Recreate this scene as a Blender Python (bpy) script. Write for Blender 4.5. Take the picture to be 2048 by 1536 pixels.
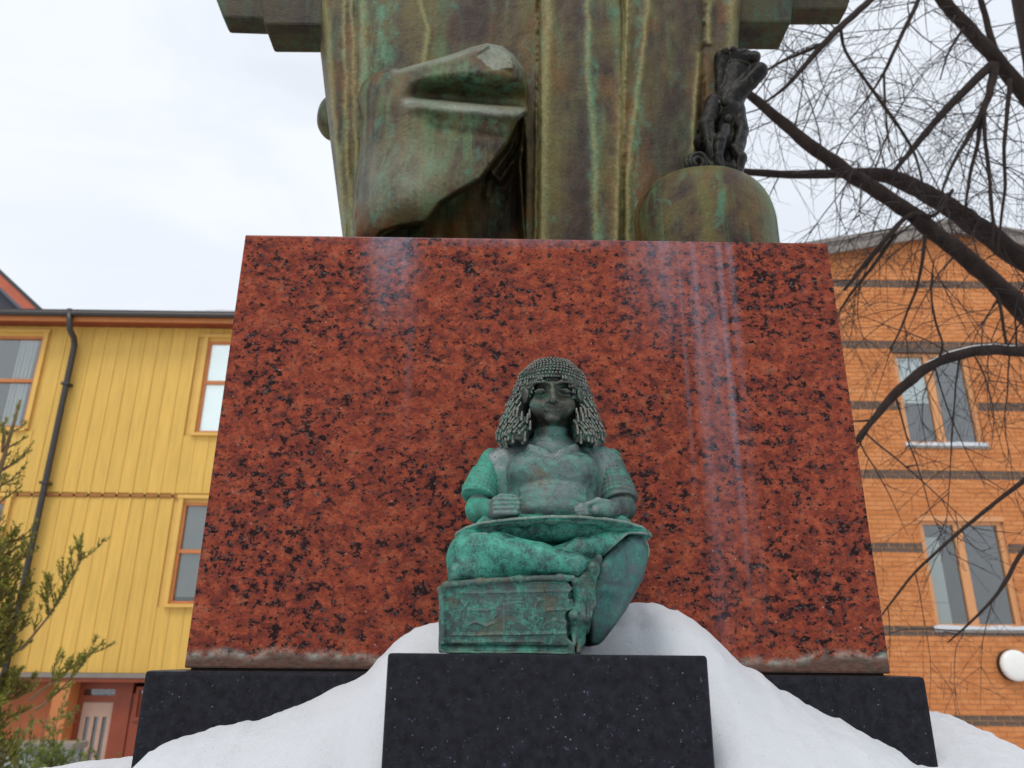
import bpy, bmesh, math, random
import numpy as np
from mathutils import Vector, noise as mn

# ------------------------------------------------------------------ camera, sky, sun, exposure
for o in list(bpy.data.objects): bpy.data.objects.remove(o)
sc = bpy.context.scene
COL = sc.collection
CZ = 1.62                                   # eye height above the ground by the monument
PITCH, ROLL, YAW, FPX = math.radians(19.561), math.radians(0.4785), math.radians(0.688), 1538.0
_cy, _sy = math.cos(YAW), math.sin(YAW)
_fh = np.array([_sy, _cy, 0.0]); _r0 = np.array([_cy, -_sy, 0.0])
_fw = math.cos(PITCH)*_fh + math.sin(PITCH)*np.array([0, 0, 1.0])
_up0 = np.cross(_r0, _fw)
_rt = math.cos(ROLL)*_r0 + math.sin(ROLL)*_up0
_up = -math.sin(ROLL)*_r0 + math.cos(ROLL)*_up0
CAMR = np.array([_rt, _up, _fw])
cd = bpy.data.cameras.new('camera'); cam = bpy.data.objects.new('camera', cd); COL.objects.link(cam)
cam.location = (0, 0, CZ)
from mathutils import Matrix
cam.rotation_euler = Matrix(((_rt[0], _up[0], -_fw[0]), (_rt[1], _up[1], -_fw[1]), (_rt[2], _up[2], -_fw[2]))).to_euler()
cd.sensor_fit = 'HORIZONTAL'; cd.sensor_width = 36.0; cd.lens = 36.0*FPX/2048.0
cd.clip_start = 0.05; cd.clip_end = 4000
cd.dof.use_dof = True; cd.dof.focus_distance = 1.30; cd.dof.aperture_fstop = 6.6
sc.camera = cam

SUN_EL, SUN_AZ = math.radians(56), math.radians(208)     # behind the camera, a little to the left
w = bpy.data.worlds.new('World'); sc.world = w; w.use_nodes = True
nt = w.node_tree; nt.nodes.clear()
wo = nt.nodes.new('ShaderNodeOutputWorld'); bg = nt.nodes.new('ShaderNodeBackground')
sky = nt.nodes.new('ShaderNodeTexSky'); sky.sky_type = 'NISHITA'; sky.sun_disc = False
sky.sun_elevation = SUN_EL; sky.sun_rotation = SUN_AZ; sky.dust_density = 3.0; sky.air_density = 1.0
tc = nt.nodes.new('ShaderNodeTexCoord'); mp = nt.nodes.new('ShaderNodeMapping')
mp.inputs['Scale'].default_value = (1.0, 1.0, 2.2)
mp.inputs['Rotation'].default_value = (0.1, 0.55, 0.2)
nz = nt.nodes.new('ShaderNodeTexNoise'); nz.inputs['Scale'].default_value = 2.2
nz.inputs['Detail'].default_value = 5; nz.inputs['Roughness'].default_value = 0.5; nz.inputs['Distortion'].default_value = 0.5
rp = nt.nodes.new('ShaderNodeValToRGB')
rp.color_ramp.elements[0].position = 0.33; rp.color_ramp.elements[0].color = (0.80,)*3+(1,)
rp.color_ramp.elements[1].position = 0.62; rp.color_ramp.elements[1].color = (0.98,)*3+(1,)
mx = nt.nodes.new('ShaderNodeMix'); mx.data_type = 'RGBA'
mx.inputs['B'].default_value = (9.1, 9.55, 10.2, 1)          # the thin overcast sheet
nt.links.new(tc.outputs['Generated'], mp.inputs['Vector']); nt.links.new(mp.outputs[0], nz.inputs['Vector'])
nt.links.new(nz.outputs['Fac'], rp.inputs[0]); nt.links.new(rp.outputs[0], mx.inputs['Factor'])
nt.links.new(sky.outputs[0], mx.inputs['A']); nt.links.new(mx.outputs['Result'], bg.inputs[0])
bg.inputs[1].default_value = 0.1; nt.links.new(bg.outputs[0], wo.inputs[0])
sl = bpy.data.lights.new('sun', 'SUN'); so = bpy.data.objects.new('sun', sl); COL.objects.link(so)
sl.energy = 1.15; sl.angle = math.radians(18); sl.color = (1.0, 0.94, 0.86)
_sd = Vector((math.sin(SUN_AZ)*math.cos(SUN_EL), math.cos(SUN_AZ)*math.cos(SUN_EL), math.sin(SUN_EL)))
so.rotation_euler = _sd.to_track_quat('Z', 'Y').to_euler()
sc.view_settings.view_transform = 'Standard'; sc.view_settings.look = 'None'
sc.view_settings.exposure = 0.12; sc.view_settings.gamma = 1.0
sc.view_settings.use_curve_mapping = False
sc.cycles.max_bounces = 6; sc.cycles.use_denoising = True

rnd = random.Random(7)
# ------------------------------------------------------------------ helpers
def un(px, py, Y):
    """world point where the sight line of photo pixel (px,py) meets the upright plane y=Y"""
    d = CAMR.T @ np.array([(px-1024)/FPX, (768-py)/FPX, 1.0])
    p = d*(Y/d[1]); p[2] += CZ
    return p
def mpp(p):
    """metres per photo pixel at a world point"""
    q = np.array(p, float); q[2] -= CZ
    return float(CAMR[2] @ q)/FPX
def S(c):                      # sRGB 0-255 -> linear
    return tuple(((v/255)/12.92 if v/255 <= 0.04045 else ((v/255+0.055)/1.055)**2.4) for v in c)

def tag(o, label=None, cat=None, group=None, kind=None):
    if label: o['label'] = label
    if cat: o['category'] = cat
    if group: o['group'] = group
    if kind: o['kind'] = kind
    return o
def empty(name, loc, label, cat, group=None):
    o = bpy.data.objects.new(name, None); COL.objects.link(o); o.location = loc
    o.empty_display_size = 0.1
    return tag(o, label, cat, group)
def root_loc(o):
    v = Vector((0, 0, 0))
    while o is not None: v = v + o.location; o = o.parent
    return v
def link(name, me, mat, parent=None, smooth=False):
    """link a mesh given in WORLD coordinates under its parent"""
    o = bpy.data.objects.new(name, me); COL.objects.link(o)
    if mat is not None and not me.materials: me.materials.append(mat)
    if parent is not None:
        o.parent = parent
        off = root_loc(parent)
        me.transform(Matrix.Translation(-off))
    if smooth: me.polygons.foreach_set('use_smooth', [True]*len(me.polygons))
    return o
def mesh_np(name, v, f):
    me = bpy.data.meshes.new(name); me.from_pydata(np.asarray(v).tolist(), [], np.asarray(f).tolist() if not isinstance(f, list) else f)
    me.update(); return me
class MB:
    """collects boxes, prisms and tubes into one mesh"""
    def __init__(s): s.v = []; s.f = []
    def box(s, x0, x1, y0, y1, z0, z1):
        n = len(s.v)
        s.v += [(x0,y0,z0),(x1,y0,z0),(x1,y1,z0),(x0,y1,z0),(x0,y0,z1),(x1,y0,z1),(x1,y1,z1),(x0,y1,z1)]
        s.f += [(n,n+3,n+2,n+1),(n+4,n+5,n+6,n+7),(n,n+1,n+5,n+4),(n+1,n+2,n+6,n+5),(n+2,n+3,n+7,n+6),(n+3,n,n+4,n+7)]
        return s
    def prism(s, pts, y0, y1):
        """pts: list of (x,z) counter-clockwise seen from the front (-y); extruded from y0 to y1"""
        n = len(s.v); m = len(pts)
        s.v += [(x, y0, z) for x, z in pts] + [(x, y1, z) for x, z in pts]
        s.f += [tuple(range(n, n+m)), tuple(range(n+2*m-1, n+m-1, -1))]
        s.f += [(n+i, n+m+i, n+m+(i+1) % m, n+(i+1) % m) for i in range(m)]
        return s
    def tube(s, pts, rad, sides=6, cap=True):
        pts = [np.asarray(p, float) for p in pts]; n0 = len(s.v); m = len(pts)
        prev = None
        for i, p in enumerate(pts):
            t = pts[min(i+1, m-1)]-pts[max(i-1, 0)]; t = t/(np.linalg.norm(t)+1e-9)
            if prev is None:
                a = np.array([0, 0, 1.0]) if abs(t[2]) < 0.9 else np.array([1.0, 0, 0])
                u = np.cross(t, a)
            else: u = prev - t*np.dot(prev, t)
            u = u/(np.linalg.norm(u)+1e-9); prev = u; vv = np.cross(t, u)
            r = rad[i] if hasattr(rad, '__len__') else rad
            for k in range(sides):
                a = 2*math.pi*k/sides
                s.v.append(tuple(p+r*(math.cos(a)*u+math.sin(a)*vv)))
        for i in range(m-1):
            for k in range(sides):
                a = n0+i*sides+k; b = n0+i*sides+(k+1) % sides
                s.f.append((a, b, b+sides, a+sides))
        if cap:
            s.f.append(tuple(n0+k for k in range(sides))[::-1]); s.f.append(tuple(n0+(m-1)*sides+k for k in range(sides)))
        return s
    def build(s, name, mat, parent=None, smooth=False, bevel=0.0, seg=2):
        me = bpy.data.meshes.new(name); me.from_pydata(s.v, [], s.f); me.update()
        if bevel > 0:
            bm = bmesh.new(); bm.from_mesh(me)
            bmesh.ops.bevel(bm, geom=bm.edges[:], offset=bevel, segments=seg, profile=0.6, affect='EDGES')
            bm.to_mesh(me); bm.free()
        return link(name, me, mat, parent, smooth)

# ---- materials
class NT:
    def __init__(s, name):
        s.m = bpy.data.materials.new(name); s.m.use_nodes = True; s.t = s.m.node_tree
        s.b = s.t.nodes['Principled BSDF']; s.out = s.t.nodes['Material Output']
        s.c = s.t.nodes.new('ShaderNodeTexCoord')
    def l(s, a, b): s.t.links.new(a, b)
    def n(s, k, **kw):
        x = s.t.nodes.new(k)
        for a, v in kw.items(): setattr(x, a, v)
        return x
    def map(s, scale=(1,1,1), rot=(0,0,0), loc=(0,0,0), src='Object'):
        x = s.n('ShaderNodeMapping'); s.l(s.c.outputs[src], x.inputs[0])
        x.inputs['Scale'].default_value = scale; x.inputs['Rotation'].default_value = rot; x.inputs['Location'].default_value = loc
        return x.outputs[0]
    def noise(s, vec, scale, detail=4, rough=0.55, dist=0.0):
        x = s.n('ShaderNodeTexNoise'); s.l(vec, x.inputs['Vector'])
        x.inputs['Scale'].default_value = scale; x.inputs['Detail'].default_value = detail
        x.inputs['Roughness'].default_value = rough; x.inputs['Distortion'].default_value = dist
        return x.outputs['Fac']
    def voro(s, vec, scale, feat='F1', out='Distance', rnd=1.0):
        x = s.n('ShaderNodeTexVoronoi', feature=feat); s.l(vec, x.inputs['Vector'])
        x.inputs['Scale'].default_value = scale; x.inputs['Randomness'].default_value = rnd
        return x.outputs[out]
    def ramp(s, fac, stops):
        x = s.n('ShaderNodeValToRGB'); s.l(fac, x.inputs[0]); e = x.color_ramp.elements
        while len(e) < len(stops): e.new(0.5)
        for i, (p, c) in enumerate(stops):
            e[i].position = p; e[i].color = (c, c, c, 1) if not hasattr(c, '__len__') else tuple(c)+(1,)
        return x.outputs[0]
    def mix(s, fac, a, b, mode='MIX'):
        x = s.n('ShaderNodeMix', data_type='RGBA', blend_type=mode)
        for inp, v in (('Factor', fac), ('A', a), ('B', b)):
            i = x.inputs[inp]
            if hasattr(v, 'is_linked'): s.l(v, i)
            elif inp == 'Factor': i.default_value = v
            else: i.default_value = tuple(v)+(1,)
        return x.outputs['Result']
    def math(s, op, a, b=0.0, clamp=False):
        x = s.n('ShaderNodeMath', operation=op, use_clamp=clamp)
        for i, v in ((0, a), (1, b)):
            if hasattr(v, 'is_linked'): s.l(v, x.inputs[i])
            else: x.inputs[i].default_value = v
        return x.outputs[0]
    def attr(s, name):
        x = s.n('ShaderNodeAttribute', attribute_name=name); return x.outputs['Fac']
    def sep(s, vec):
        x = s.n('ShaderNodeSeparateXYZ'); s.l(vec, x.inputs[0]); return x.outputs
    def bump(s, h, strength=0.3, dist=0.01):
        x = s.n('ShaderNodeBump'); s.l(h, x.inputs['Height']); x.inputs['Strength'].default_value = strength
        x.inputs['Distance'].default_value = dist; s.l(x.outputs[0], s.b.inputs['Normal'])
    def point(s):
        return s.n('ShaderNodeNewGeometry').outputs['Pointiness']
    def set(s, **kw):
        for k, v in kw.items():
            i = s.b.inputs[k.replace('_', ' ')]
            if hasattr(v, 'is_linked'): s.l(v, i)
            else: i.default_value = tuple(v)+(1,) if hasattr(v, '__len__') and len(v) == 3 else v
        return s
def plain(name, col, rough=0.6, var=0.12, scale=6.0, bump=0.0, spec=0.5, metal=0.0, per_object=0.0, stretch=(1,1,1)):
    n = NT(name); v = n.map(stretch)
    f = n.noise(v, scale, 5, 0.6)
    hi = tuple(min(1, c*(1+var)) for c in col); lo = tuple(c*(1-var) for c in col)
    c = n.ramp(f, [(0.3, lo), (0.7, hi)])
    if per_object:
        r = n.n('ShaderNodeObjectInfo').outputs['Random']
        k = n.ramp(r, [(0, 1-per_object), (1, 1.0)])
        c = n.mix(1.0, c, k, 'MULTIPLY')
    n.set(Base_Color=c, Roughness=rough, Metallic=metal); n.b.inputs['Specular IOR Level'].default_value = spec
    if bump: n.bump(n.noise(v, scale*6, 4), bump, 0.01)
    return n.m
# ------------------------------------------------------------------ sculpting: signed distance volumes
class Vol:
    def __init__(s, lo, hi, h):
        s.lo = np.array(lo, float); s.h = h
        s.n = np.ceil((np.array(hi)-s.lo)/h).astype(int)+1
        s.f = np.full(s.n, 0.5, np.float32)
    def ax(s, lo, hi):
        i0 = np.maximum(np.floor((np.array(lo)-s.lo)/s.h).astype(int), 0)
        i1 = np.minimum(np.ceil((np.array(hi)-s.lo)/s.h).astype(int)+1, s.n)
        sl = tuple(slice(a, max(b, a)) for a, b in zip(i0, i1))
        g = [(s.lo[k]+np.arange(i0[k], max(i1[k], i0[k]))*s.h).astype(np.float32) for k in range(3)]
        return sl, g[0][:, None, None], g[1][None, :, None], g[2][None, None, :]
    def add(s, prim, k=0.0):
        fn, lo, hi = prim; m = k+4*s.h
        sl, x, y, z = s.ax(np.array(lo)-m, np.array(hi)+m)
        if 0 in s.f[sl].shape: return s
        d = fn(x, y, z); a = s.f[sl]
        if k > 0:
            hh = np.maximum(k-np.abs(a-d), 0)/k
            s.f[sl] = np.minimum(a, d)-hh*hh*k*0.25
        else: s.f[sl] = np.minimum(a, d)
        return s
    def sub(s, prim, k=0.0):
        fn, lo, hi = prim; m = k+4*s.h
        sl, x, y, z = s.ax(np.array(lo)-m, np.array(hi)+m)
        if 0 in s.f[sl].shape: return s
        d = -fn(x, y, z); a = s.f[sl]
        if k > 0:
            hh = np.maximum(k-np.abs(a-d), 0)/k
            s.f[sl] = np.maximum(a, d)+hh*hh*k*0.25
        else: s.f[sl] = np.maximum(a, d)
        return s
    def sample(s, p):
        i = np.clip(np.round((np.asarray(p)-s.lo)/s.h).astype(int), 0, s.n-1)
        return s.f[i[..., 0], i[..., 1], i[..., 2]]
    def mesh(s):
        f = s.f; sg = f < 0
        c = np.zeros(np.array(f.shape)-1, np.int8)
        for dx in (0, 1):
            for dy in (0, 1):
                for dz in (0, 1):
                    c += sg[dx:f.shape[0]-1+dx, dy:f.shape[1]-1+dy, dz:f.shape[2]-1+dz]
        act = (c > 0) & (c < 8); idx = np.argwhere(act); N = len(idx)
        lut = np.full(c.shape, -1, np.int32); lut[act] = np.arange(N)
        acc = np.zeros((N, 3)); cnt = np.zeros(N)
        cor = [(a, b, d) for a in (0, 1) for b in (0, 1) for d in (0, 1)]
        for a in cor:
            for k in range(3):
                if a[k]: continue
                b = list(a); b[k] = 1
                f0 = f[idx[:, 0]+a[0], idx[:, 1]+a[1], idx[:, 2]+a[2]]; f1 = f[idx[:, 0]+b[0], idx[:, 1]+b[1], idx[:, 2]+b[2]]
                m = (f0 < 0) != (f1 < 0); t = f0[m]/(f0[m]-f1[m])
                p = np.tile(np.array(a, float), (m.sum(), 1)); p[:, k] = t
                acc[m] += p; cnt[m] += 1
        v = s.lo+(idx+acc/cnt[:, None])*s.h
        quads = []
        for k in range(3):
            a, b = [(1, 2), (2, 0), (0, 1)][k]
            n = list(f.shape); sl0 = [slice(1, n[j]-1) for j in range(3)]; sl0[k] = slice(0, n[k]-1)
            sl1 = list(sl0); sl1[k] = slice(1, n[k])
            s0 = sg[tuple(sl0)]; s1 = sg[tuple(sl1)]
            e = np.argwhere(s0 != s1)
            if not len(e): continue
            fl = s0[tuple(e.T)]
            off = np.array([1 if j != k else 0 for j in range(3)]); e = e+off
            def q(da, db):
                i = e.copy(); i[:, a] -= da; i[:, b] -= db
                return lut[i[:, 0], i[:, 1], i[:, 2]]
            Q = np.stack([q(1, 1), q(0, 1), q(0, 0), q(1, 0)], 1)
            Q[~fl] = Q[~fl][:, ::-1]
            quads.append(Q)
        return v, np.concatenate(quads)
    def build(s, name, mat, parent, rough=0.0, scale=30.0):
        v, q = s.mesh()
        if rough:
            for i in range(len(v)):
                p = v[i]*scale
                v[i] += rough*np.array(mn.noise_vector(p))
        me = bpy.data.meshes.new(name)
        me.vertices.add(len(v)); me.vertices.foreach_set('co', v.astype(np.float32).ravel())
        me.loops.add(len(q)*4); me.loops.foreach_set('vertex_index', q.astype(np.int32).ravel())
        me.polygons.add(len(q)); me.polygons.foreach_set('loop_start', np.arange(0, len(q)*4, 4, dtype=np.int32))
        me.update(calc_edges=True); me.validate()
        return link(name, me, mat, parent, True)
def cone(a, b, ra, rb=None, sq=None):
    """rounded tapered limb from a to b"""
    a = np.array(a, float); b = np.array(b, float); rb = ra if rb is None else rb
    ba = b-a; L = float(ba@ba)+1e-12; R = max(ra, rb)
    def fn(x, y, z):
        t = np.clip(((x-a[0])*ba[0]+(y-a[1])*ba[1]+(z-a[2])*ba[2])/L, 0, 1)
        dx = x-a[0]-t*ba[0]; dy = y-a[1]-t*ba[1]; dz = z-a[2]-t*ba[2]
        if sq: dx = dx/sq[0]; dy = dy/sq[1]; dz = dz/sq[2]
        d = np.sqrt(dx*dx+dy*dy+dz*dz)-(ra+(rb-ra)*t)
        return d*(min(sq) if sq else 1)
    RR = R*(max(sq) if sq else 1)
    return fn, np.minimum(a, b)-RR, np.maximum(a, b)+RR
def ell(c, r, rot=None):
    c = np.array(c, float); r = np.array(r, float)
    Rm = None if rot is None else np.array(Matrix.Rotation(rot[0], 3, 'X') @ Matrix.Rotation(rot[1], 3, 'Y') @ Matrix.Rotation(rot[2], 3, 'Z')).T
    def fn(x, y, z):
        x = x-c[0]; y = y-c[1]; z = z-c[2]
        if Rm is not None:
            x, y, z = (Rm[0, 0]*x+Rm[0, 1]*y+Rm[0, 2]*z, Rm[1, 0]*x+Rm[1, 1]*y+Rm[1, 2]*z, Rm[2, 0]*x+Rm[2, 1]*y+Rm[2, 2]*z)
        k0 = np.sqrt((x/r[0])**2+(y/r[1])**2+(z/r[2])**2); k1 = np.sqrt((x/r[0]**2)**2+(y/r[1]**2)**2+(z/r[2]**2)**2)
        return k0*(k0-1)/(k1+1e-9)
    m = r if rot is None else np.full(3, r.max())
    return fn, c-m, c+m
def rbox(c, hf, rd=0.003, rot=None):
    c = np.array(c, float); hf = np.array(hf, float)
    Rm = None if rot is None else np.array(Matrix.Rotation(rot[0], 3, 'X') @ Matrix.Rotation(rot[1], 3, 'Y') @ Matrix.Rotation(rot[2], 3, 'Z')).T
    def fn(x, y, z):
        x = x-c[0]; y = y-c[1]; z = z-c[2]
        if Rm is not None:
            x, y, z = (Rm[0, 0]*x+Rm[0, 1]*y+Rm[0, 2]*z, Rm[1, 0]*x+Rm[1, 1]*y+Rm[1, 2]*z, Rm[2, 0]*x+Rm[2, 1]*y+Rm[2, 2]*z)
        qx = np.abs(x)-hf[0]+rd; qy = np.abs(y)-hf[1]+rd; qz = np.abs(z)-hf[2]+rd
        return np.sqrt(np.maximum(qx, 0)**2+np.maximum(qy, 0)**2+np.maximum(qz, 0)**2)+np.minimum(np.maximum(qx, np.maximum(qy, qz)), 0)-rd
    m = hf if rot is None else np.full(3, np.linalg.norm(hf))
    return fn, c-m, c+m
def hull(planes, lo, hi, k=0.006):
    """convex solid: planes as (point, outward normal), edges softened by k"""
    P = []
    for p, n in planes:
        n = np.array(n, float); n /= np.linalg.norm(n); P.append((float(np.dot(n, p)), n))
    def fn(x, y, z):
        d = None
        for o_, n in P:
            e = n[0]*x+n[1]*y+n[2]*z-o_
            if d is None: d = e
            else:
                hh = np.maximum(k-np.abs(d-e), 0)/k; d = np.maximum(d, e)+hh*hh*k*0.25
        return d
    return fn, np.array(lo, float), np.array(hi, float)
def path(vol, pts, rads, k=0.0):
    for i in range(len(pts)-1): vol.add(cone(pts[i], pts[i+1], rads[i], rads[i+1]), k)
# ------------------------------------------------------------------ materials
def mat_red_granite():
    n = NT('red_granite'); v0 = n.map((1, 1, 1.25))
    vo = n.n('ShaderNodeTexVoronoi', feature='F1'); n.l(v0, vo.inputs['Vector']); vo.inputs['Scale'].default_value = 230
    vo2 = n.n('ShaderNodeTexVoronoi', feature='F1'); n.l(v0, vo2.inputs['Vector']); vo2.inputs['Scale'].default_value = 95
    def grainy(src, k, amt):                       # crystal-shaped sampling: position snapped to its grain
        x = n.n('ShaderNodeMix', data_type='VECTOR'); x.inputs['Factor'].default_value = amt
        n.l(v0, x.inputs['A'])
        sc_ = n.n('ShaderNodeVectorMath', operation='SCALE'); n.l(src.outputs['Position'], sc_.inputs[0]); sc_.inputs['Scale'].default_value = 1.0/k
        n.l(sc_.outputs[0], x.inputs['B']); return x.outputs['Result']
    v = grainy(vo, 1.0, 0.75); v2 = grainy(vo2, 1.0, 0.7)
    base = n.ramp(n.noise(v2, 26, 7, 0.68, 0.2), [(0.30, S((60, 34, 31))), (0.43, S((116, 52, 39))), (0.57, S((148, 71, 48))), (0.72, S((132, 88, 68)))])
    hot = n.ramp(n.noise(v2, 9, 4, 0.6, 0.3), [(0.50, 0.0), (0.70, 1.0)])
    base = n.mix(n.math('MULTIPLY', hot, 0.3), base, S((144, 52, 32)))
    cell = n.ramp(n.sep(vo.outputs['Color'])[0], [(0, 0.72), (0.5, 1.0), (1, 1.22)]); base = n.mix(0.85, base, cell, 'MULTIPLY')
    cl = n.ramp(n.noise(v0, 9, 4, 0.6, 0.2), [(0.36, 0.0), (0.58, 1.0)])
    nz1 = n.noise(v, 50, 6, 0.66, 0.1); nz2 = n.noise(v2, 30, 5, 0.6, 0.1); nz3 = n.noise(v, 100, 3, 0.6)
    k1 = n.math('ADD', nz1, n.math('MULTIPLY', n.math('SUBTRACT', cl, 0.5), 0.10))
    sp = n.ramp(k1, [(0.575, 0.0), (0.61, 1.0)]); halo = n.ramp(k1, [(0.47, 0.0), (0.58, 1.0)])
    sp3 = n.ramp(n.math('ADD', nz2, n.math('MULTIPLY', n.math('SUBTRACT', cl, 0.5), 0.08)), [(0.63, 0.0), (0.655, 1.0)])
    sp2 = n.ramp(nz3, [(0.60, 0.0), (0.625, 1.0)])
    base = n.mix(n.math('MULTIPLY', halo, 0.6), base, S((74, 44, 42)))
    dk = n.math('MAXIMUM', n.math('MULTIPLY', sp, 0.95), n.math('MULTIPLY', sp2, 0.8), True)
    dk = n.math('MAXIMUM', dk, sp3, True)
    col = n.mix(n.math('MULTIPLY', dk, 0.92), base, n.ramp(n.sep(vo.outputs['Color'])[1], [(0.0, S((7, 6, 8))), (0.8, S((20, 17, 20))), (1.0, S((84, 74, 74)))]))
    qz_ = n.ramp(n.noise(v, 150, 2, 0.6), [(0.72, 0.0), (0.74, 1.0)])
    col = n.mix(n.math('MULTIPLY', qz_, 0.4), col, S((190, 160, 150)))
    # mineral run-off: a broad pale streak under each edge of the bronze, and the scum along the foot
    p = n.c.outputs['Object']; X, Y, Z = n.sep(p)
    wv = n.noise(n.map((30, 1, 2.5)), 1.0, 4, 0.6)
    def streak(x0, wd, z_top, z_len, amt):
        dx = n.math('DIVIDE', n.math('ABSOLUTE', n.math('SUBTRACT', X, x0)), wd)
        a = n.ramp(n.math('ADD', dx, n.math('MULTIPLY', n.math('SUBTRACT', n.noise(v0, 14, 5, 0.7), 0.5), 1.1)), [(0.1, 1.0), (0.55, 0.5), (1.1, 0.0)])
        dz = n.math('DIVIDE', n.math('SUBTRACT', z_top, Z), z_len)
        b = n.ramp(dz, [(0.0, 1.0), (0.12, 0.75), (1.0, 0.0)])
        return n.math('MULTIPLY', n.math('MULTIPLY', a, b), n.math('MULTIPLY', n.ramp(wv, [(0.25, 0.2), (0.7, 1.0)]), amt))
    st = streak(-0.315, 0.080, 0.905, 0.26, 1.0)
    for q in ((0.275, 0.12, 0.905, 0.30, 0.7), (0.345, 0.024, 0.90, 1.1, 0.8), (0.425, 0.014, 0.9, 0.9, 0.5), (0.372, 0.03, 0.66, 0.6, 0.6), (0.40, 0.012, 0.5, 0.5, 0.6), (-0.27, 0.012, 0.9, 0.5, 0.6), (0.31, 0.008, 0.8, 0.6, 0.6), (0.0, 0.6, 0.905, 0.03, 0.6), (0.36, 0.05, 0.91, 0.12, 0.7)):
        st = n.math('MAXIMUM', st, streak(*q), True)
    col = n.mix(n.math('MULTIPLY', n.math('MULTIPLY', st, n.ramp(n.noise(v, 60, 4, 0.7), [(0.35, 0.55), (0.6, 1.0)])), 0.72), col, S((146, 152, 168)))
    edge = n.math('ADD', n.math('MULTIPLY', n.noise(n.map((5, 1, 1)), 1.0, 5, 0.6), 0.075), -0.010)
    lowm = n.ramp(n.math('SUBTRACT', edge, Z), [(0.0, 0.0), (0.006, 1.0)])
    col = n.mix(n.math('MULTIPLY', lowm, 0.85), col, n.ramp(n.noise(n.map((1, 1, 3)), 60, 5, 0.7), [(0.3, S((70, 54, 48))), (0.7, S((108, 92, 82)))]))
    rim = n.ramp(n.math('ABSOLUTE', n.math('SUBTRACT', edge, Z)), [(0.0, 1.0), (0.010, 0.0)])
    rim = n.math('MULTIPLY', rim, n.ramp(n.noise(n.map((14, 1, 20)), 2.0, 4, 0.7), [(0.4, 0.0), (0.6, 1.0)]))
    col = n.mix(n.math('MULTIPLY', rim, 0.8), col, S((160, 165, 155)))
    rough = n.math('ADD', 0.27, n.math('MULTIPLY', n.math('MAXIMUM', lowm, st), 0.35))
    n.set(Base_Color=col, Roughness=rough); n.b.inputs['Specular IOR Level'].default_value = 0.09
    n.bump(n.math('ADD', n.math('MULTIPLY', dk, -0.4), n.noise(v, 320, 3)), 0.06, 0.002)
    return n.m
def mat_black_granite():
    n = NT('black_granite'); v = n.map()
    c = n.ramp(n.noise(v, 60, 5, 0.65), [(0.35, S((13, 13, 17))), (0.68, S((34, 33, 42)))])
    blue = n.ramp(n.noise(v, 150, 3, 0.7), [(0.64, 0.0), (0.70, 1.0)])
    c = n.mix(n.math('MULTIPLY', blue, 0.55), c, S((88, 92, 112)))
    pit = n.ramp(n.noise(v, 110, 5, 0.75, 0.5), [(0.34, 1.0), (0.40, 0.0)])
    c = n.mix(pit, c, S((9, 9, 12)))
    fl = n.ramp(n.math('ADD', n.voro(v, 60), n.math('MULTIPLY', n.noise(v, 300, 2), 0.05)), [(0.07, 1.0), (0.10, 0.0)])
    c = n.mix(n.math('MULTIPLY', fl, 0.5), c, S((150, 156, 170)))
    n.set(Base_Color=c, Roughness=n.math('ADD', 0.30, n.math('MULTIPLY', pit, 0.4))); n.b.inputs['Specular IOR Level'].default_value = 0.16
    n.bump(n.math('SUBTRACT', n.noise(v, 200, 3), n.math('MULTIPLY', pit, 1.5)), 0.16, 0.002)
    return n.m
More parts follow.
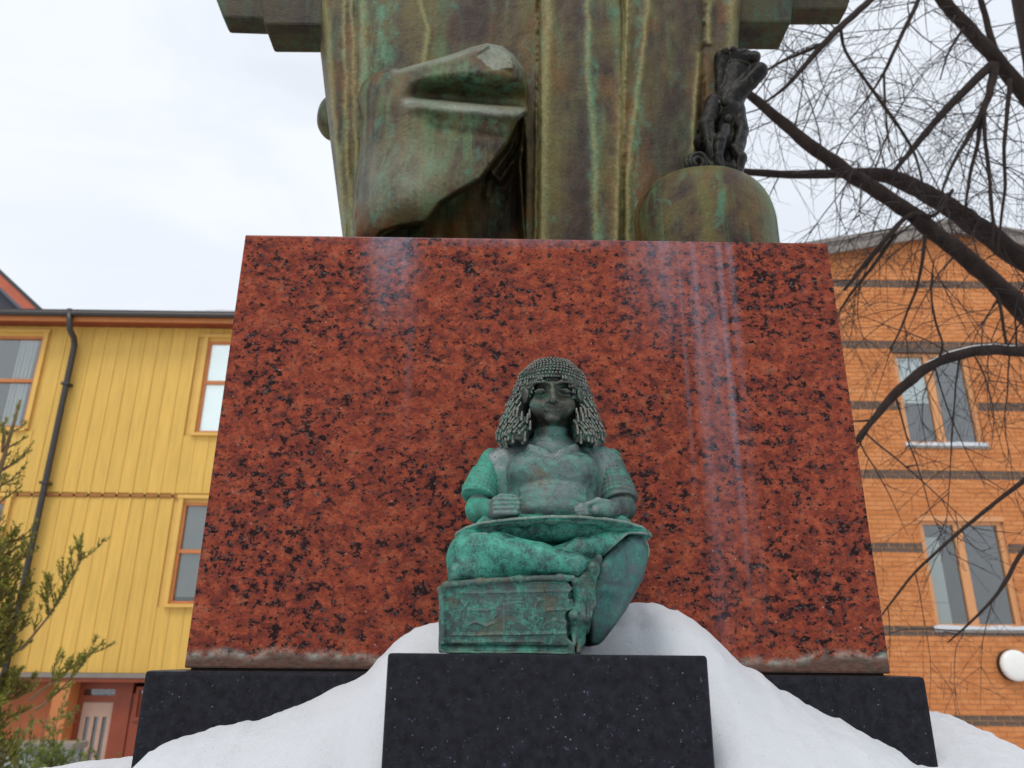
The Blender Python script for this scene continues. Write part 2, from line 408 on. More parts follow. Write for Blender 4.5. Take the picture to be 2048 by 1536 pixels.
def mat_patina(name, amount, teal=S((52, 158, 128)), mid=S((30, 96, 80)), dark=S((44, 50, 50)), grey=S((104, 112, 112)), greyamt=0.35, xgrad=0.0, scale=1.0, rust=0.0, edge_amt=0.5, metal_amt=0.45, rgh=0.33, spec=0.5, cre_amt=0.65):
    """weathered bronze: dark metal, green copper salts in patches and crevices, worn edges"""
    n = NT(name); v = n.map()
    pt = n.point()
    a = n.noise(v, 24*scale, 8, 0.72, 0.7); b = n.noise(v, 85*scale, 6, 0.75, 0.4); f = n.noise(v, 420*scale, 3, 0.8)
    s = n.math('ADD', n.math('MULTIPLY', a, 0.55), n.math('MULTIPLY', b, 0.45))
    s = n.math('ADD', s, n.math('MULTIPLY', n.math('SUBTRACT', f, 0.5), 0.34))
    if xgrad: s = n.math('ADD', s, n.math('MULTIPLY', n.sep(v)[0], xgrad))
    th = 0.5+(0.5-amount)*0.42
    g1 = n.ramp(s, [(th-0.13, 0.0), (th+0.04, 1.0)]); g2 = n.ramp(s, [(th-0.05, 0.0), (th+0.15, 1.0)])
    metal = n.mix(n.ramp(n.noise(v, 14*scale, 4, 0.6), [(0.36, 0.0), (0.66, 1.0)]), dark, grey) if greyamt else dark
    if greyamt: metal = n.mix(1-greyamt, metal, dark)
    col = n.mix(n.math('MULTIPLY', g1, 0.9), metal, mid); col = n.mix(n.math('MULTIPLY', g2, 0.92), col, teal)
    if rust:
        rs = n.ramp(n.noise(n.map(loc=(4, 7, 1)), 22*scale, 4, 0.6), [(0.57, 0.0), (0.68, rust)])
        col = n.mix(rs, col, S((92, 72, 40)))
    cre = n.ramp(pt, [(0.44, 1.0), (0.492, 0.0)])
    col = n.mix(n.math('MULTIPLY', cre, n.ramp(b, [(0.38, 0.05), (0.56, cre_amt)])), col, teal)
    edge = n.ramp(pt, [(0.507, 0.0), (0.545, 1.0)])
    col = n.mix(n.math('MULTIPLY', edge, edge_amt), col, S((150, 148, 138)))
    pits = n.ramp(n.noise(v, 210*scale, 3, 0.8), [(0.33, 1.0), (0.38, 0.0)])
    col = n.mix(n.math('MULTIPLY', pits, 0.75), col, S((16, 26, 26)))
    r = n.math('ADD', rgh, n.math('MULTIPLY', g1, 0.3)); n.set(Base_Color=col, Roughness=r, Metallic=n.math('MULTIPLY', n.math('SUBTRACT', 1.0, g1), metal_amt))
    n.b.inputs['Specular IOR Level'].default_value = spec
    n.bump(n.math('ADD', n.math('MULTIPLY', f, 0.5), n.math('ADD', b, n.math('MULTIPLY', pits, -0.7))), 0.5, 0.003)
    return n.m
def mat_big_bronze(name='streaked_bronze', k=1.0):
    """the large sculpture: brown bronze with olive and green run-off in upright streaks"""
    n = NT(name); v = n.map()
    vs = n.map((9, 9, 0.9)); vf = n.map((40, 40, 1.6))
    a = n.noise(vs, 1.0, 5, 0.6, 0.6); b = n.noise(vf, 1.0, 4, 0.6, 0.4); c0 = n.noise(v, 9, 6, 0.65, 0.4); f = n.noise(v, 120, 5, 0.75)
    base = n.ramp(c0, [(0.30, S((30, 23, 21))), (0.45, S((60, 46, 37))), (0.70, S((86, 70, 46)))])
    ol = n.ramp(n.math('ADD', n.math('MULTIPLY', a, 0.7), n.math('MULTIPLY', c0, 0.35)), [(0.46, 0.0), (0.62, 1.0)])
    col = n.mix(n.math('MULTIPLY', ol, 0.7), base, S((100, 92, 46)))
    gr = n.ramp(n.math('ADD', n.math('MULTIPLY', b, 0.5), n.math('MULTIPLY', n.noise(n.map((7, 7, 1.4), loc=(2, 5, 8)), 1.0, 5, 0.65), 0.6)), [(0.54, 0.0), (0.66, 1.0)])
    col = n.mix(n.math('MULTIPLY', gr, 0.7), col, S((84, 108, 72)))
    rs = n.ramp(n.noise(n.map((5, 5, 2), loc=(7, 1, 3)), 1.6, 5, 0.7), [(0.53, 0.0), (0.66, 0.85)])
    col = n.mix(rs, col, S((104, 66, 26)))
    tq = n.ramp(n.noise(n.map((1, 1, 0.7), loc=(3, 3, 9)), 14, 6, 0.7, 0.5), [(0.565, 0.0), (0.68, 0.65)]); col = n.mix(tq, col, S((72, 120, 98)))
    sk = n.attr('streak'); col = n.mix(n.math('MULTIPLY', n.math('MULTIPLY', sk, n.ramp(f, [(0.3, 0.55), (0.6, 1.0)])), 0.8), col, S((138, 130, 84)))
    sg = n.attr('verdigris'); col = n.mix(n.math('MULTIPLY', sg, n.ramp(n.noise(n.map((1, 1, 0.4)), 40, 5, 0.7), [(0.42, 0.0), (0.62, 0.72)])), col, S((92, 134, 102)))
    br_ = n.attr('brown'); col = n.mix(n.math('MULTIPLY', br_, n.ramp(n.noise(n.map((1, 1, 0.45), loc=(1, 4, 2)), 16, 5, 0.65), [(0.36, 0.25), (0.58, 0.95)])), col, S((50, 36, 31)))
    gy = n.attr('lit_grey'); col = n.mix(n.math('MULTIPLY', gy, n.ramp(c0, [(0.35, 0.25), (0.62, 0.9)])), col, S((136, 144, 132)))
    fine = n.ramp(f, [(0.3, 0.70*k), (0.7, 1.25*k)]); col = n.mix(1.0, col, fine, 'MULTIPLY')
    pits = n.ramp(n.noise(v, 75, 4, 0.8), [(0.30, 1.0), (0.36, 0.0)]); col = n.mix(n.math('MULTIPLY', pits, 0.5), col, S((30, 26, 22)))
    n.set(Base_Color=col, Roughness=0.40, Metallic=0.0); n.b.inputs['Specular IOR Level'].default_value = 0.18
    n.bump(n.math('ADD', f, n.math('ADD', n.math('MULTIPLY', c0, 2.5), n.math('MULTIPLY', pits, -0.6))), 0.5, 0.005)
    return n.m
def mat_snow():
    n = NT('snow'); v = n.map()
    d = n.ramp(n.noise(v, 170, 3, 0.85), [(0.30, 1.0), (0.325, 0.0)])
    c = n.ramp(n.noise(v, 3, 4), [(0.3, (0.63, 0.65, 0.68)), (0.7, (0.68, 0.70, 0.73))])
    c = n.mix(n.math('MULTIPLY', d, 0.6), c, S((96, 92, 90)))
    n.set(Base_Color=c, Roughness=0.75)
    n.b.inputs['Subsurface Weight'].default_value = 0.25; n.b.inputs['Subsurface Radius'].default_value = (0.02, 0.025, 0.03); n.b.inputs['Subsurface Scale'].default_value = 0.6
    n.b.inputs['Specular IOR Level'].default_value = 0.25
    n.bump(n.math('ADD', n.noise(v, 260, 5, 0.75), n.math('MULTIPLY', n.noise(v, 40, 5, 0.6), 1.5)), 0.55, 0.007)
    return n.m
def mat_glass(name='window_glass'):
    n = NT(name); t = n.t
    tr = n.n('ShaderNodeBsdfTransparent'); tr.inputs[0].default_value = (0.86, 0.90, 0.90, 1)
    gl = n.n('ShaderNodeBsdfGlossy'); gl.inputs['Roughness'].default_value = 0.02
    lw = n.n('ShaderNodeLayerWeight'); lw.inputs['Blend'].default_value = 0.5; fr = n.n('ShaderNodeMapRange'); n.l(lw.outputs['Facing'], fr.inputs['Value']); fr.inputs['To Min'].default_value = 0.07; fr.inputs['To Max'].default_value = 0.6
    mxs = n.n('ShaderNodeMixShader'); n.l(fr.outputs[0], mxs.inputs[0]); n.l(tr.outputs[0], mxs.inputs[1]); n.l(gl.outputs[0], mxs.inputs[2])
    n.l(mxs.outputs[0], n.out.inputs['Surface']); return n.m
def mat_brick(name, lo, mid, hi, stain=False):
    n = NT(name); v = n.map()
    r = n.voro(n.map((4.0, 0.05, 12.0)), 1.0, out='Color', rnd=1.0)
    c = n.ramp(n.sep(r)[0], [(0.0, lo), (0.5, mid), (1.0, hi)])
    c = n.mix(0.35, c, n.ramp(n.noise(v, 40, 5, 0.7), [(0.3, lo), (0.7, hi)]))
    if stain:
        X, Y, Z = n.sep(n.c.outputs['Object'])
        d = n.math('DIVIDE', n.math('ABSOLUTE', n.math('SUBTRACT', X, n.math('ADD', 8.13, n.math('MULTIPLY', n.noise(n.map((0, 0, 2)), 1.0, 2), 0.04)))), 0.09)
        m = n.math('MULTIPLY', n.ramp(d, [(0.4, 1.0), (1.0, 0.0)]), n.ramp(Z, [(0.0, 0.0), (1.0, 1.0)]))
        zz = n.math('MULTIPLY', n.ramp(n.math('SUBTRACT', Z, 0.72), [(0.0, 0.0), (0.5, 1.0)]), n.ramp(n.math('SUBTRACT', 2.10, Z), [(0.0, 0.0), (0.02, 1.0)]))
        c = n.mix(n.math('MULTIPLY', n.math('MULTIPLY', m, zz), 0.55), c, S((150, 66, 12)))
    n.set(Base_Color=c, Roughness=0.85); n.b.inputs['Specular IOR Level'].default_value = 0.2
    n.bump(n.noise(v, 90, 4, 0.7), 0.3, 0.004)
    return n.m
MAT = dict(
    red=mat_red_granite(), black=mat_black_granite(), bronze=mat_big_bronze(), snow=mat_snow(), glass=mat_glass(),
    body=mat_patina('bronze_body', 0.40, rgh=0.27, teal=S((88, 150, 132)), mid=S((66, 104, 96)), dark=S((64, 70, 70)), grey=S((138, 146, 148)), greyamt=0.7, edge_amt=0.3, rust=0.6),
    sleeve=mat_patina('bronze_sleeve', 0.48, edge_amt=0.2, teal=S((58, 152, 128)), mid=S((34, 98, 86)), grey=S((130, 136, 136)), xgrad=-0.55, greyamt=0.6),
    wig=mat_patina('bronze_wig', 0.22, edge_amt=0.5, rgh=0.26, dark=S((22, 23, 22)), grey=S((74, 74, 70)), greyamt=0.5),
    face=mat_patina('bronze_face', 0.24, edge_amt=0.18, cre_amt=0.12, rgh=0.28, dark=S((36, 34, 30)), grey=S((90, 84, 74)), greyamt=0.5, rust=0.5),
    kilt=mat_patina('bronze_kilt', 0.56, rgh=0.28, teal=S((68, 160, 138)), mid=S((30, 94, 84)), dark=S((22, 44, 44))),
    base=mat_patina('bronze_base', 0.40, teal=S((64, 152, 130)), mid=S((36, 88, 78)), dark=S((38, 48, 44)), rust=0.5, edge_amt=0.28),
    facet=mat_patina('bronze_facet', 0.48, rgh=0.28, teal=S((52, 120, 110)), mid=S((36, 74, 72)), dark=S((40, 48, 54)), grey=S((96, 108, 116)), greyamt=0.8),
    animal=mat_patina('bronze_animal', 0.12, edge_amt=0.10, metal_amt=0.0, rgh=0.22, spec=0.16, dark=S((9, 7, 7)), grey=S((34, 28, 26)), mid=S((60, 66, 52)), teal=S((106, 112, 70)), greyamt=0.6),
    shaded_bronze=mat_big_bronze('shaded_bronze', 0.42),  # slab's bronze darkened, the shade on the shoulder steps put into the colour
    mortar=plain('dark_mortar', S((40, 36, 34)), 0.9),
    yellow=plain('yellow_paint', S((218, 175, 86)), 0.55, 0.10, 3.0, 0.06, 0.35, per_object=0.07, stretch=(6, 6, 0.5)),
    yellow2=plain('yellow_trim', S((216, 172, 86)), 0.55, 0.06, 4.0),
    orange=plain('orange_trim', S((190, 116, 62)), 0.55, 0.10, 5.0, stretch=(1, 1, 1)),
    soffit=plain('redbrown_paint', S((132, 58, 30)), 0.6, 0.12, 5.0),
    door_red=plain('door_frame_red', S((136, 62, 36)), 0.55, 0.1, 5.0),
    door_pink=plain('door_leaf', S((186, 152, 132)), 0.5, 0.08, 4.0),
    lowwall=plain('terracotta_wall', S((166, 94, 56)), 0.8, 0.08, 4.0),
    gutter=plain('black_metal', S((44, 38, 34)), 0.4, 0.2, 8.0, spec=0.6),
    roof=plain('roof_sheet', S((48, 46, 46)), 0.5, 0.15, 3.0),
    fascia=plain('grey_fascia', S((128, 120, 112)), 0.6, 0.12, 4.0),
    brick=mat_brick('orange_brick', S((184, 112, 64)), S((200, 128, 76)), S((212, 144, 92)), True),
    dbrick=mat_brick('dark_brick', S((80, 68, 62)), S((98, 84, 76)), S((114, 98, 86))),
    mortar2=plain('light_mortar', S((196, 146, 104)), 0.9, 0.08, 20.0),
    grey_blind=plain('grey_blind', S((150, 146, 140)), 0.8, 0.08, 2.0),
    wood=plain('window_wood', S((206, 146, 96)), 0.5, 0.08, 8.0, stretch=(8, 8, 1)),
    blind=plain('white_blind', (0.88, 0.88, 0.87), 0.8, 0.03),
    lit=plain('lit_curtain', (0.85, 0.86, 0.85), 0.8, 0.03),
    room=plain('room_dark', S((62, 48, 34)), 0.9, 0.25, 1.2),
    curtain=plain('curtain', S((190, 188, 182)), 0.9, 0.2, 1.0, stretch=(9, 1, 0.3)),
    white=plain('lamp_glass', (0.82, 0.82, 0.78), 0.3, 0.02),
    bark=plain('bark', S((46, 37, 33)), 0.9, 0.35, 14.0, 0.6, 0.2, stretch=(1, 1, 0.35)),
    twig=plain('twig_bark', S((54, 46, 46)), 0.9, 0.25, 10.0, 0, 0.2),
    needle=plain('needles', S((132, 132, 50)), 0.6, 0.35, 9.0, 0, 0.3),
    needle2=plain('needles_far', S((104, 116, 56)), 0.6, 0.3, 9.0, 0, 0.3),
    stem=plain('conifer_bark', S((120, 96, 70)), 0.9, 0.2, 20.0),
    concrete=plain('pale_concrete', S((150, 158, 158)), 0.85, 0.12, 4.0),
)

_lb = MAT['lit'].node_tree.nodes['Principled BSDF']; _lb.inputs['Emission Color'].default_value = (0.96, 1.0, 1.0, 1); _lb.inputs['Emission Strength'].default_value = 0.55
# ------------------------------------------------------------------ ground, snow
def ground():
    xs = np.concatenate([-np.geomspace(1500, 14, 14), np.linspace(-12, 14, 53), np.geomspace(16, 1500, 14)])
    ys = np.concatenate([-np.geomspace(1500, 6, 12), np.linspace(-5, 20, 51), np.geomspace(22, 1500, 12)])
    v = []
    for y in ys:
        for x in xs:
            r = math.hypot(x-0.1, y-2.0)
            t = min(max((r-4)/7, 0), 1); t = t*t*(3-2*t)
            z = -1.05*t + 0.07*mn.noise(Vector((x*0.5, y*0.5, 0)))*(1 if r < 60 else 0)
            v.append((x, y, z))
    nx = len(xs); f = [(j*nx+i, j*nx+i+1, (j+1)*nx+i+1, (j+1)*nx+i) for j in range(len(ys)-1) for i in range(nx-1)]
    o = link('ground', mesh_np('ground', v, f), MAT['snow'], None, True)
    tag(o, 'snow covered ground around the monument', None, None, 'structure')
ground()

# where the snow meets the stone, read at the plinth's front plane
YP = 1.453
_L = [(150, 1575), (265, 1536), (290, 1508), (340, 1476), (450, 1447), (560, 1420), (650, 1386), (735, 1350), (760, 1318), (800, 1275), (850, 1252), (890, 1242), (1000, 1225), (1150, 1212), (1255, 1204), (1300, 1204), (1350, 1221), (1400, 1252), (1450, 1300), (1480, 1326), (1530, 1356), (1600, 1398), (1700, 1448), (1790, 1500), (1845, 1540), (1950, 1610)]
_LW = np.array([un(a, b, YP) for a, b in _L])
def snow_drift():
    x0, x1, y0, y1, h = -1.9, 2.3, 0.62, 3.0, 0.009
    xs = np.arange(x0, x1, h); ys = np.arange(y0, y1, h)
    X, Y = np.meshgrid(xs, ys)
    C = np.interp(xs, _LW[:, 0], _LW[:, 2])
    C = C+np.array([0.006*mn.noise(Vector((x*40, 1, 0)))+0.004*mn.noise(Vector((x*110, 5, 0))) for x in xs])
    k = np.ones(3)/3; C = np.convolve(np.pad(C, 1, 'edge'), k, 'valid')
    # beyond the ends the heap runs out onto the lower step
    C = np.where(xs < _LW[0, 0], _LW[0, 2]-(_LW[0, 0]-xs)*0.4, C); C = np.where(xs > _LW[-1, 0], _LW[-1, 2]-(xs-_LW[-1, 0])*0.4, C)
    dy = np.maximum(YP-Y, 0)
    A = C[None, :]-0.40*dy-1.0*dy**2
    hump = np.exp(-((X-0.07)/0.21)**2)
    A -= hump*0.30*np.clip((1.36-Y)/0.12, 0, 1)          # swept low in front, round the small block
    A -= 0.018*np.exp(-((X+0.215)/0.05)**2-((Y-1.27)/0.08)**2)
    A = np.where(Y > YP, C[None, :]-(Y-YP)*0.05, A)
    # bank behind, both sides of the plinth
    rp_ = np.array([un(a, b, 1.85) for a, b in [(1780, 1400), (1870, 1421), (1920, 1444), (1960, 1470), (2000, 1496), (2048, 1532), (2150, 1600)]])
    lp_ = np.array([un(a, b, 1.85) for a, b in [(-60, 1560), (60, 1536), (106, 1531), (130, 1525), (180, 1521), (260, 1518), (320, 1515)]])
    B = np.interp(xs, np.concatenate([lp_[:, 0], rp_[:, 0]]), np.concatenate([lp_[:, 2], rp_[:, 2]]))
    Bz = B[None, :]-0.30*np.abs(Y-1.85)**1.3-np.maximum(Y-2.2, 0)*0.4
    Bz = np.where((X > -0.6) & (X < 0.72), -9, Bz)
    kk = 0.05; hh = np.maximum(kk-np.abs(A-Bz), 0)/kk
    Z = np.maximum(A, Bz)+hh*hh*kk*0.25
    Z = np.maximum(Z, -0.03)
    for j in range(Z.shape[0]):
        for i in range(Z.shape[1]):
            p = Vector((X[j, i], Y[j, i], Z[j, i]))
            Z[j, i] += 0.009*mn.noise(p*6)+0.0035*mn.noise(p*24)+0.0030*mn.noise(p*80)+(0.004*max(0, mn.noise(p*55)) if p.y > 1.34 and p.x > 0.1 else 0)
    bd = np.minimum(np.minimum(X-x0, xs[-1]-X), np.minimum(Y-y0, ys[-1]-Y)); Z = np.minimum(Z, -0.06+bd*5)
    nx = len(xs); v = np.stack([X.ravel(), Y.ravel(), Z.ravel()], 1)
    J, I = np.meshgrid(np.arange(len(ys)-1), np.arange(nx-1), indexing='ij'); a = (J*nx+I).ravel()
    f = np.stack([a, a+1, a+nx+1, a+nx], 1)
    o = link('snow_drift', mesh_np('snow_drift', v, f), MAT['snow'], None, True)
    tag(o, 'smooth white snow drift heaped against the granite plinth and block', None, None, 'stuff')
snow_drift()
# ------------------------------------------------------------------ pedestal stones
RX0, RX1 = 0.0722-0.647, 0.0722+0.647
RB, RT = CZ-0.0232, CZ+0.8759
def stones():
    b = MB().box(RX0, RX1, 1.5, 2.62, RB, RT)
    e = empty('granite_pedestal', (0.0722, 2.0, RB-0.004), 'polished red granite block with black speckles carrying the big bronze', 'pedestal')
    m = b.build('block', MAT['red'], e, bevel=0.004)
    MB().box(RX0+0.01, RX1-0.01, 1.508, 2.6, RB-0.0036, RB+0.002).build('mortar_joint', MAT['mortar'], e)
    pl = MB().box(-0.624, 0.757, YP, 2.68, -0.05, CZ-0.0268).build('granite_plinth', MAT['black'], None, bevel=0.007)
    tag(pl, 'wide black granite plinth half covered by snow under the red block', 'plinth')
    fb = MB().box(-0.1584, 0.2937, 1.15, YP-0.003, -0.05, CZ+0.0044).build('granite_stand', MAT['black'], None, bevel=0.006, seg=3)
    tag(fb, 'small square black granite stand in front carrying the green scribe', 'stand')
stones()

# ------------------------------------------------------------------ the large bronze
YS = 1.68
def interp_poly(y, pts):
    pts = sorted(pts, key=lambda q: q[1]); return np.interp(y, [q[1] for q in pts], [q[0] for q in pts])
def rbf(ctrl, X, Y):
    C = np.array(ctrl, float); P = C[:, :2]/100.0; z = C[:, 2]
    d = np.linalg.norm(P[:, None]-P[None], axis=2); K = np.where(d > 0, d*d*np.log(d+1e-9), 0)+np.eye(len(P))*0.002
    n = len(P); A = np.zeros((n+3, n+3)); A[:n, :n] = K; A[:n, n] = 1; A[:n, n+1:] = P; A[n, :n] = 1; A[n+1:, :n] = P.T
    wts = np.linalg.solve(A, np.concatenate([z, [0, 0, 0]]))
    out = np.zeros(X.shape)
    Q = np.stack([X, Y], -1)/100.0
    for i in range(n):
        r = np.linalg.norm(Q-P[i], axis=-1); out += wts[i]*np.where(r > 0, r*r*np.log(r+1e-9), 0)
    return out+wts[n]+wts[n+1]*Q[..., 0]+wts[n+2]*Q[..., 1]
def inpoly(X, Y, poly):
    r = np.zeros(X.shape, bool); n = len(poly)
    for i in range(n):
        (x1, y1), (x2, y2) = poly[i], poly[(i+1) % n]
        c = ((y1 > Y) != (y2 > Y)) & (X < (x2-x1)*(Y-y1)/(y2-y1+1e-12)+x1); r ^= c
    return r
def dist_poly(X, Y, poly, closed=True):
    d = np.full(X.shape, 1e9); n = len(poly)
    for i in range(n if closed else n-1):
        a = np.array(poly[i], float); b = np.array(poly[(i+1) % n], float); ba = b-a
        t = np.clip(((X-a[0])*ba[0]+(Y-a[1])*ba[1])/(ba@ba), 0, 1)
        d = np.minimum(d, np.hypot(X-a[0]-t*ba[0], Y-a[1]-t*ba[1]))
    return d
def smooth(t): t = np.clip(t, 0, 1); return t*t*(3-2*t)
def fattr(me, name, val):
    a = me.attributes.new(name, 'FLOAT', 'POINT'); a.data.foreach_set('value', np.asarray(val, np.float32).ravel())
def big_bronze():
    root = empty('bronze_sculpture', (0.05, 2.0, RT), 'towering green brown bronze slab with a broken face fragment above the red block', 'sculpture')
    # front of the slab, a relief surface with its returns to the back
    ys = np.concatenate([np.arange(-560, -20, 20), np.arange(-20, 560, 3.0)]); NX = 300
    L = interp_poly(ys, [(600, -560), (642, 0), (641, 105), (661, 285), (686, 480), (692, 560)])
    R = interp_poly(ys, [(1530, -560), (1484, 0), (1476, 95), (1452, 300), (1440, 480), (1436, 560)])
    U = np.linspace(0, 1, NX)
    PX = L[:, None]+(R-L)[:, None]*U[None, :]; PY = np.repeat(ys[:, None], NX, 1)
    def line(pts, wob=2.0, seed=0):
        xl = interp_poly(ys, pts)
        xl = xl+np.array([wob*mn.noise(Vector((seed*7.3, y*0.03, 0)))+wob*0.6*mn.noise(Vector((seed*3.1, y*0.11, 4))) for y in ys])
        return PX-xl[:, None]
    D = np.zeros(PX.shape); ST = np.zeros(PX.shape); VG = np.zeros(PX.shape); LG_ = np.zeros(PX.shape)
    # rounded left and right returns
    el_ = (PX-L[:, None]); D -= 0.05*np.clip(1-el_/26, 0, 1)**2
    er = (R[:, None]-PX); D -= 0.05*np.clip(1-er/26, 0, 1)**2
    # panels: the left leaf lies a little behind, the middle leaf proud, right leaf twisted back
    D += -0.012*(1-smooth((line([(722, -560), (715, 150), (705, 480)])+4)/8))
    s1 = line([(1050, -560), (1076, 0), (1072, 230), (1066, 480)], 3, 1); D += 0.020*smooth((s1+3)/6)
    s2 = line([(1245, -560), (1258, 0), (1252, 200), (1240, 470)], 4, 2); D -= 0.016*smooth((s2+4)/8)
    s3 = line([(1408, -560), (1412, 0), (1408, 60), (1402, 200), (1380, 480)], 5, 3); D -= 0.014*smooth((s3+5)/10)
    # seams (open grooves) and raised casting beads / run-off lines
    for pts, wob, sd, dep, wd in (([(1078, -560), (1077, 480)], 1.5, 4, -0.020, 2.6), ([(1246, 200), (1243, 480)], 2, 5, -0.016, 4), ([(1404, -300), (1405, 130)], 5, 6, -0.012, 5)):
        g = line(pts, wob, sd); D += dep*np.exp(-(g/wd)**2)
    beads = [([(655, -560), (650, 0), (665, 200), (690, 480)], 7, .010, 5), ([(692, -560), (688, 60), (694, 280), (705, 480)], 8, .008, 4),
             ([(712, -560), (704, 0), (706, 110), (716, 470)], 9, .010, 4), ([(733, -560), (724, 0), (730, 150), (722, 170)], 10, .006, 7),
             ([(852, -560), (840, 0), (858, 60), (848, 125), (850, 480)], 11, .010, 5), ([(1092, -560), (1098, 0), (1090, 200), (1082, 480)], 12, .010, 8),
             ([(1172, -560), (1176, 0), (1176, 150), (1190, 300), (1192, 480)], 13, .006, 6), ([(1262, -560), (1258, 0), (1248, 130), (1240, 300), (1232, 480)], 14, .014, 7),
             ([(1305, -560), (1296, 0), (1284, 120), (1268, 240), (1256, 330), (1256, 480)], 15, .012, 5), ([(1425, -560), (1420, 0), (1416, 60)], 16, .009, 5),
             ([(1470, -560), (1466, 0), (1462, 90), (1440, 480)], 17, .010, 7), ([(1398, 110), (1390, 200), (1384, 330)], 18, .009, 4)]
    for pts, sd, hgt, wd in beads:
        g = line(pts, 3.0, sd)
        yy = [p[1] for p in pts]; m = ((PY >= min(yy)-5) & (PY <= max(yy)+30)).astype(float)
        e = np.exp(-(g/(wd*1.5))**2)*m; D += hgt*0.62*e
        ST = np.maximum(ST, np.exp(-(g/(wd*1.25))**2)*m*0.95)
    for xs_, sd, wd in (([(728, -560), (722, 0), (735, 150), (720, 480)], 20, 16), ([(1185, -560), (1178, 0), (1186, 200), (1196, 480)], 21, 13), ([(1272, -560), (1278, 240), (1272, 310)], 22, 9), ([(780, -560), (770, 0), (760, 140)], 23, 26)):
        g = line(xs_, 4, sd); VG = np.maximum(VG, np.exp(-(g/wd)**2))
    for j in range(PX.shape[0]):
        for i in range(PX.shape[1]):
            D[j, i] += 0.004*mn.noise(Vector((PX[j, i]*0.012, PY[j, i]*0.004, 1)))+0.0022*mn.noise(Vector((PX[j, i]*0.05, PY[j, i]*0.03, 3)))
    HOL = [(745, 560), (765, 470), (800, 452), (850, 444), (882, 405), (908, 388), (960, 358), (988, 322), (1012, 288), (1032, 242), (1048, 232), (1054, 300), (1052, 560)]
    MOU = [(840, 150), (1040, 150), (1046, 205), (840, 190)]
    D -= 0.17*np.where(inpoly(PX, PY, HOL), smooth(dist_poly(PX, PY, HOL)/10), 0)
    D -= 0.10*np.where(inpoly(PX, PY, MOU), smooth(dist_poly(PX, PY, MOU)/10), 0)
    V = np.zeros(PX.shape+(3,))
    lean = 0.0
    for j in range(PX.shape[0]):
        for i in range(PX.shape[1]):
            V[j, i] = un(PX[j, i], PY[j, i], YS-D[j, i])
    ny = PX.shape[0]
    back = V[:, [NX-1, 0]].copy(); back[:, :, 1] = 2.1; back[:, :, 0] = 0.06+(back[:, :, 0]-0.06)*0.55
    V2 = np.concatenate([V, back], 1); W_ = NX+2
    f = [(j*W_+i, (j+1)*W_+i, (j+1)*W_+(i+1) % W_, j*W_+(i+1) % W_) for j in range(ny-1) for i in range(W_)]
    f.append([i for i in range(W_)]); f.append([(ny-1)*W_+i for i in range(W_)][::-1])
    me = mesh_np('slab', V2.reshape(-1, 3), f)
    pad = lambda A: np.concatenate([A, np.zeros((ny, 2))], 1)
    BR = np.clip(np.exp(-((PX-955)/75)**2)*smooth((130-PY)/60)+0.75*np.exp(-((PX-1160)/38)**2)+np.exp(-((PX-1345)/52)**2)+0.5*np.exp(-((PX-672)/12)**2), 0, 1)*(1-ST)
    fattr(me, 'brown', pad(BR)); fattr(me, 'streak', pad(ST)); fattr(me, 'verdigris', pad(VG)); fattr(me, 'lit_grey', pad(LG_))
    link('slab', me, MAT['bronze'], root, True)
    # stepped shoulders that flare out either side, set behind the slab's face
    def step(pts, y0, y1, name='shoulder_step'):
        P = [un(a, b, y1) for a, b in pts]
        MB().prism([(p[0], p[2]) for p in P], y0, y1).build(name, MAT['shaded_bronze'], root, bevel=0.008)
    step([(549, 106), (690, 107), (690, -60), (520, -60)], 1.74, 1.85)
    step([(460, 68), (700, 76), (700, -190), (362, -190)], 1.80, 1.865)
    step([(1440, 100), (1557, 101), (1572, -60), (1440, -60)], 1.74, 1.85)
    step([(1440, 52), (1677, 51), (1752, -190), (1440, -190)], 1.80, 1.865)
    # round boss on the left flank
    vo = Vol(un(600, 320, 1.86)-0.03-np.array([0, .1, 0]), un(740, 140, 1.86)+0.03+np.array([0, .1, 0]), 0.003)
    c = un(672, 234, 1.86); r = 52*mpp(c)
    vo.add(ell(c, (0.054, 0.05, r*1.0), rot=(0, 0.09, 0)), 0); vo.build('flank_boss', MAT['bronze'], root, 0.002, 20)
    # face fragment: cheek, lips and chin broken off at the right
    gx = np.arange(692, 1072, 2.5); gy = np.arange(76, 520, 2.5); X, Y = np.meshgrid(gx, gy)
    out = [(706, 500), (702, 430), (705, 380), (716, 300), (722, 240), (712, 196), (722, 165), (752, 142), (775, 134), (800, 136), (850, 122), (900, 108), (945, 92), (975, 85), (1005, 90), (1030, 108), (1048, 134), (1058, 170), (1058, 225), (1054, 300), (1060, 400), (1062, 500)]
    ctrl = [(705, 500, .03), (704, 400, .035), (718, 300, .05), (722, 240, .055), (714, 190, .055), (740, 155, .07), (780, 150, .09), (760, 200, .11), (775, 250, .12), (745, 280, .09),
            (850, 128, .115), (900, 114, .120), (950, 98, .125), (1000, 96, .125), (1035, 120, .12), (1050, 160, .10),
            (880, 150, .13), (960, 140, .14), (1030, 160, .13), (850, 200, .135), (920, 205, .145), (1000, 212, .145), (1045, 215, .14),
            (850, 250, .145), (920, 255, .150), (1000, 260, .145), (800, 300, .135), (860, 310, .150), (930, 310, .150), (985, 310, .14),
            (760, 350, .125), (820, 355, .170), (880, 350, .172), (940, 345, .155), (740, 400, .10), (790, 400, .165), (840, 395, .178), (890, 385, .165),
            (730, 450, .07), (780, 445, .12), (820, 430, .15), (860, 430, .14), (740, 500, .03), (800, 490, .06), (850, 480, .05)]
    H = rbf(ctrl, X, Y)
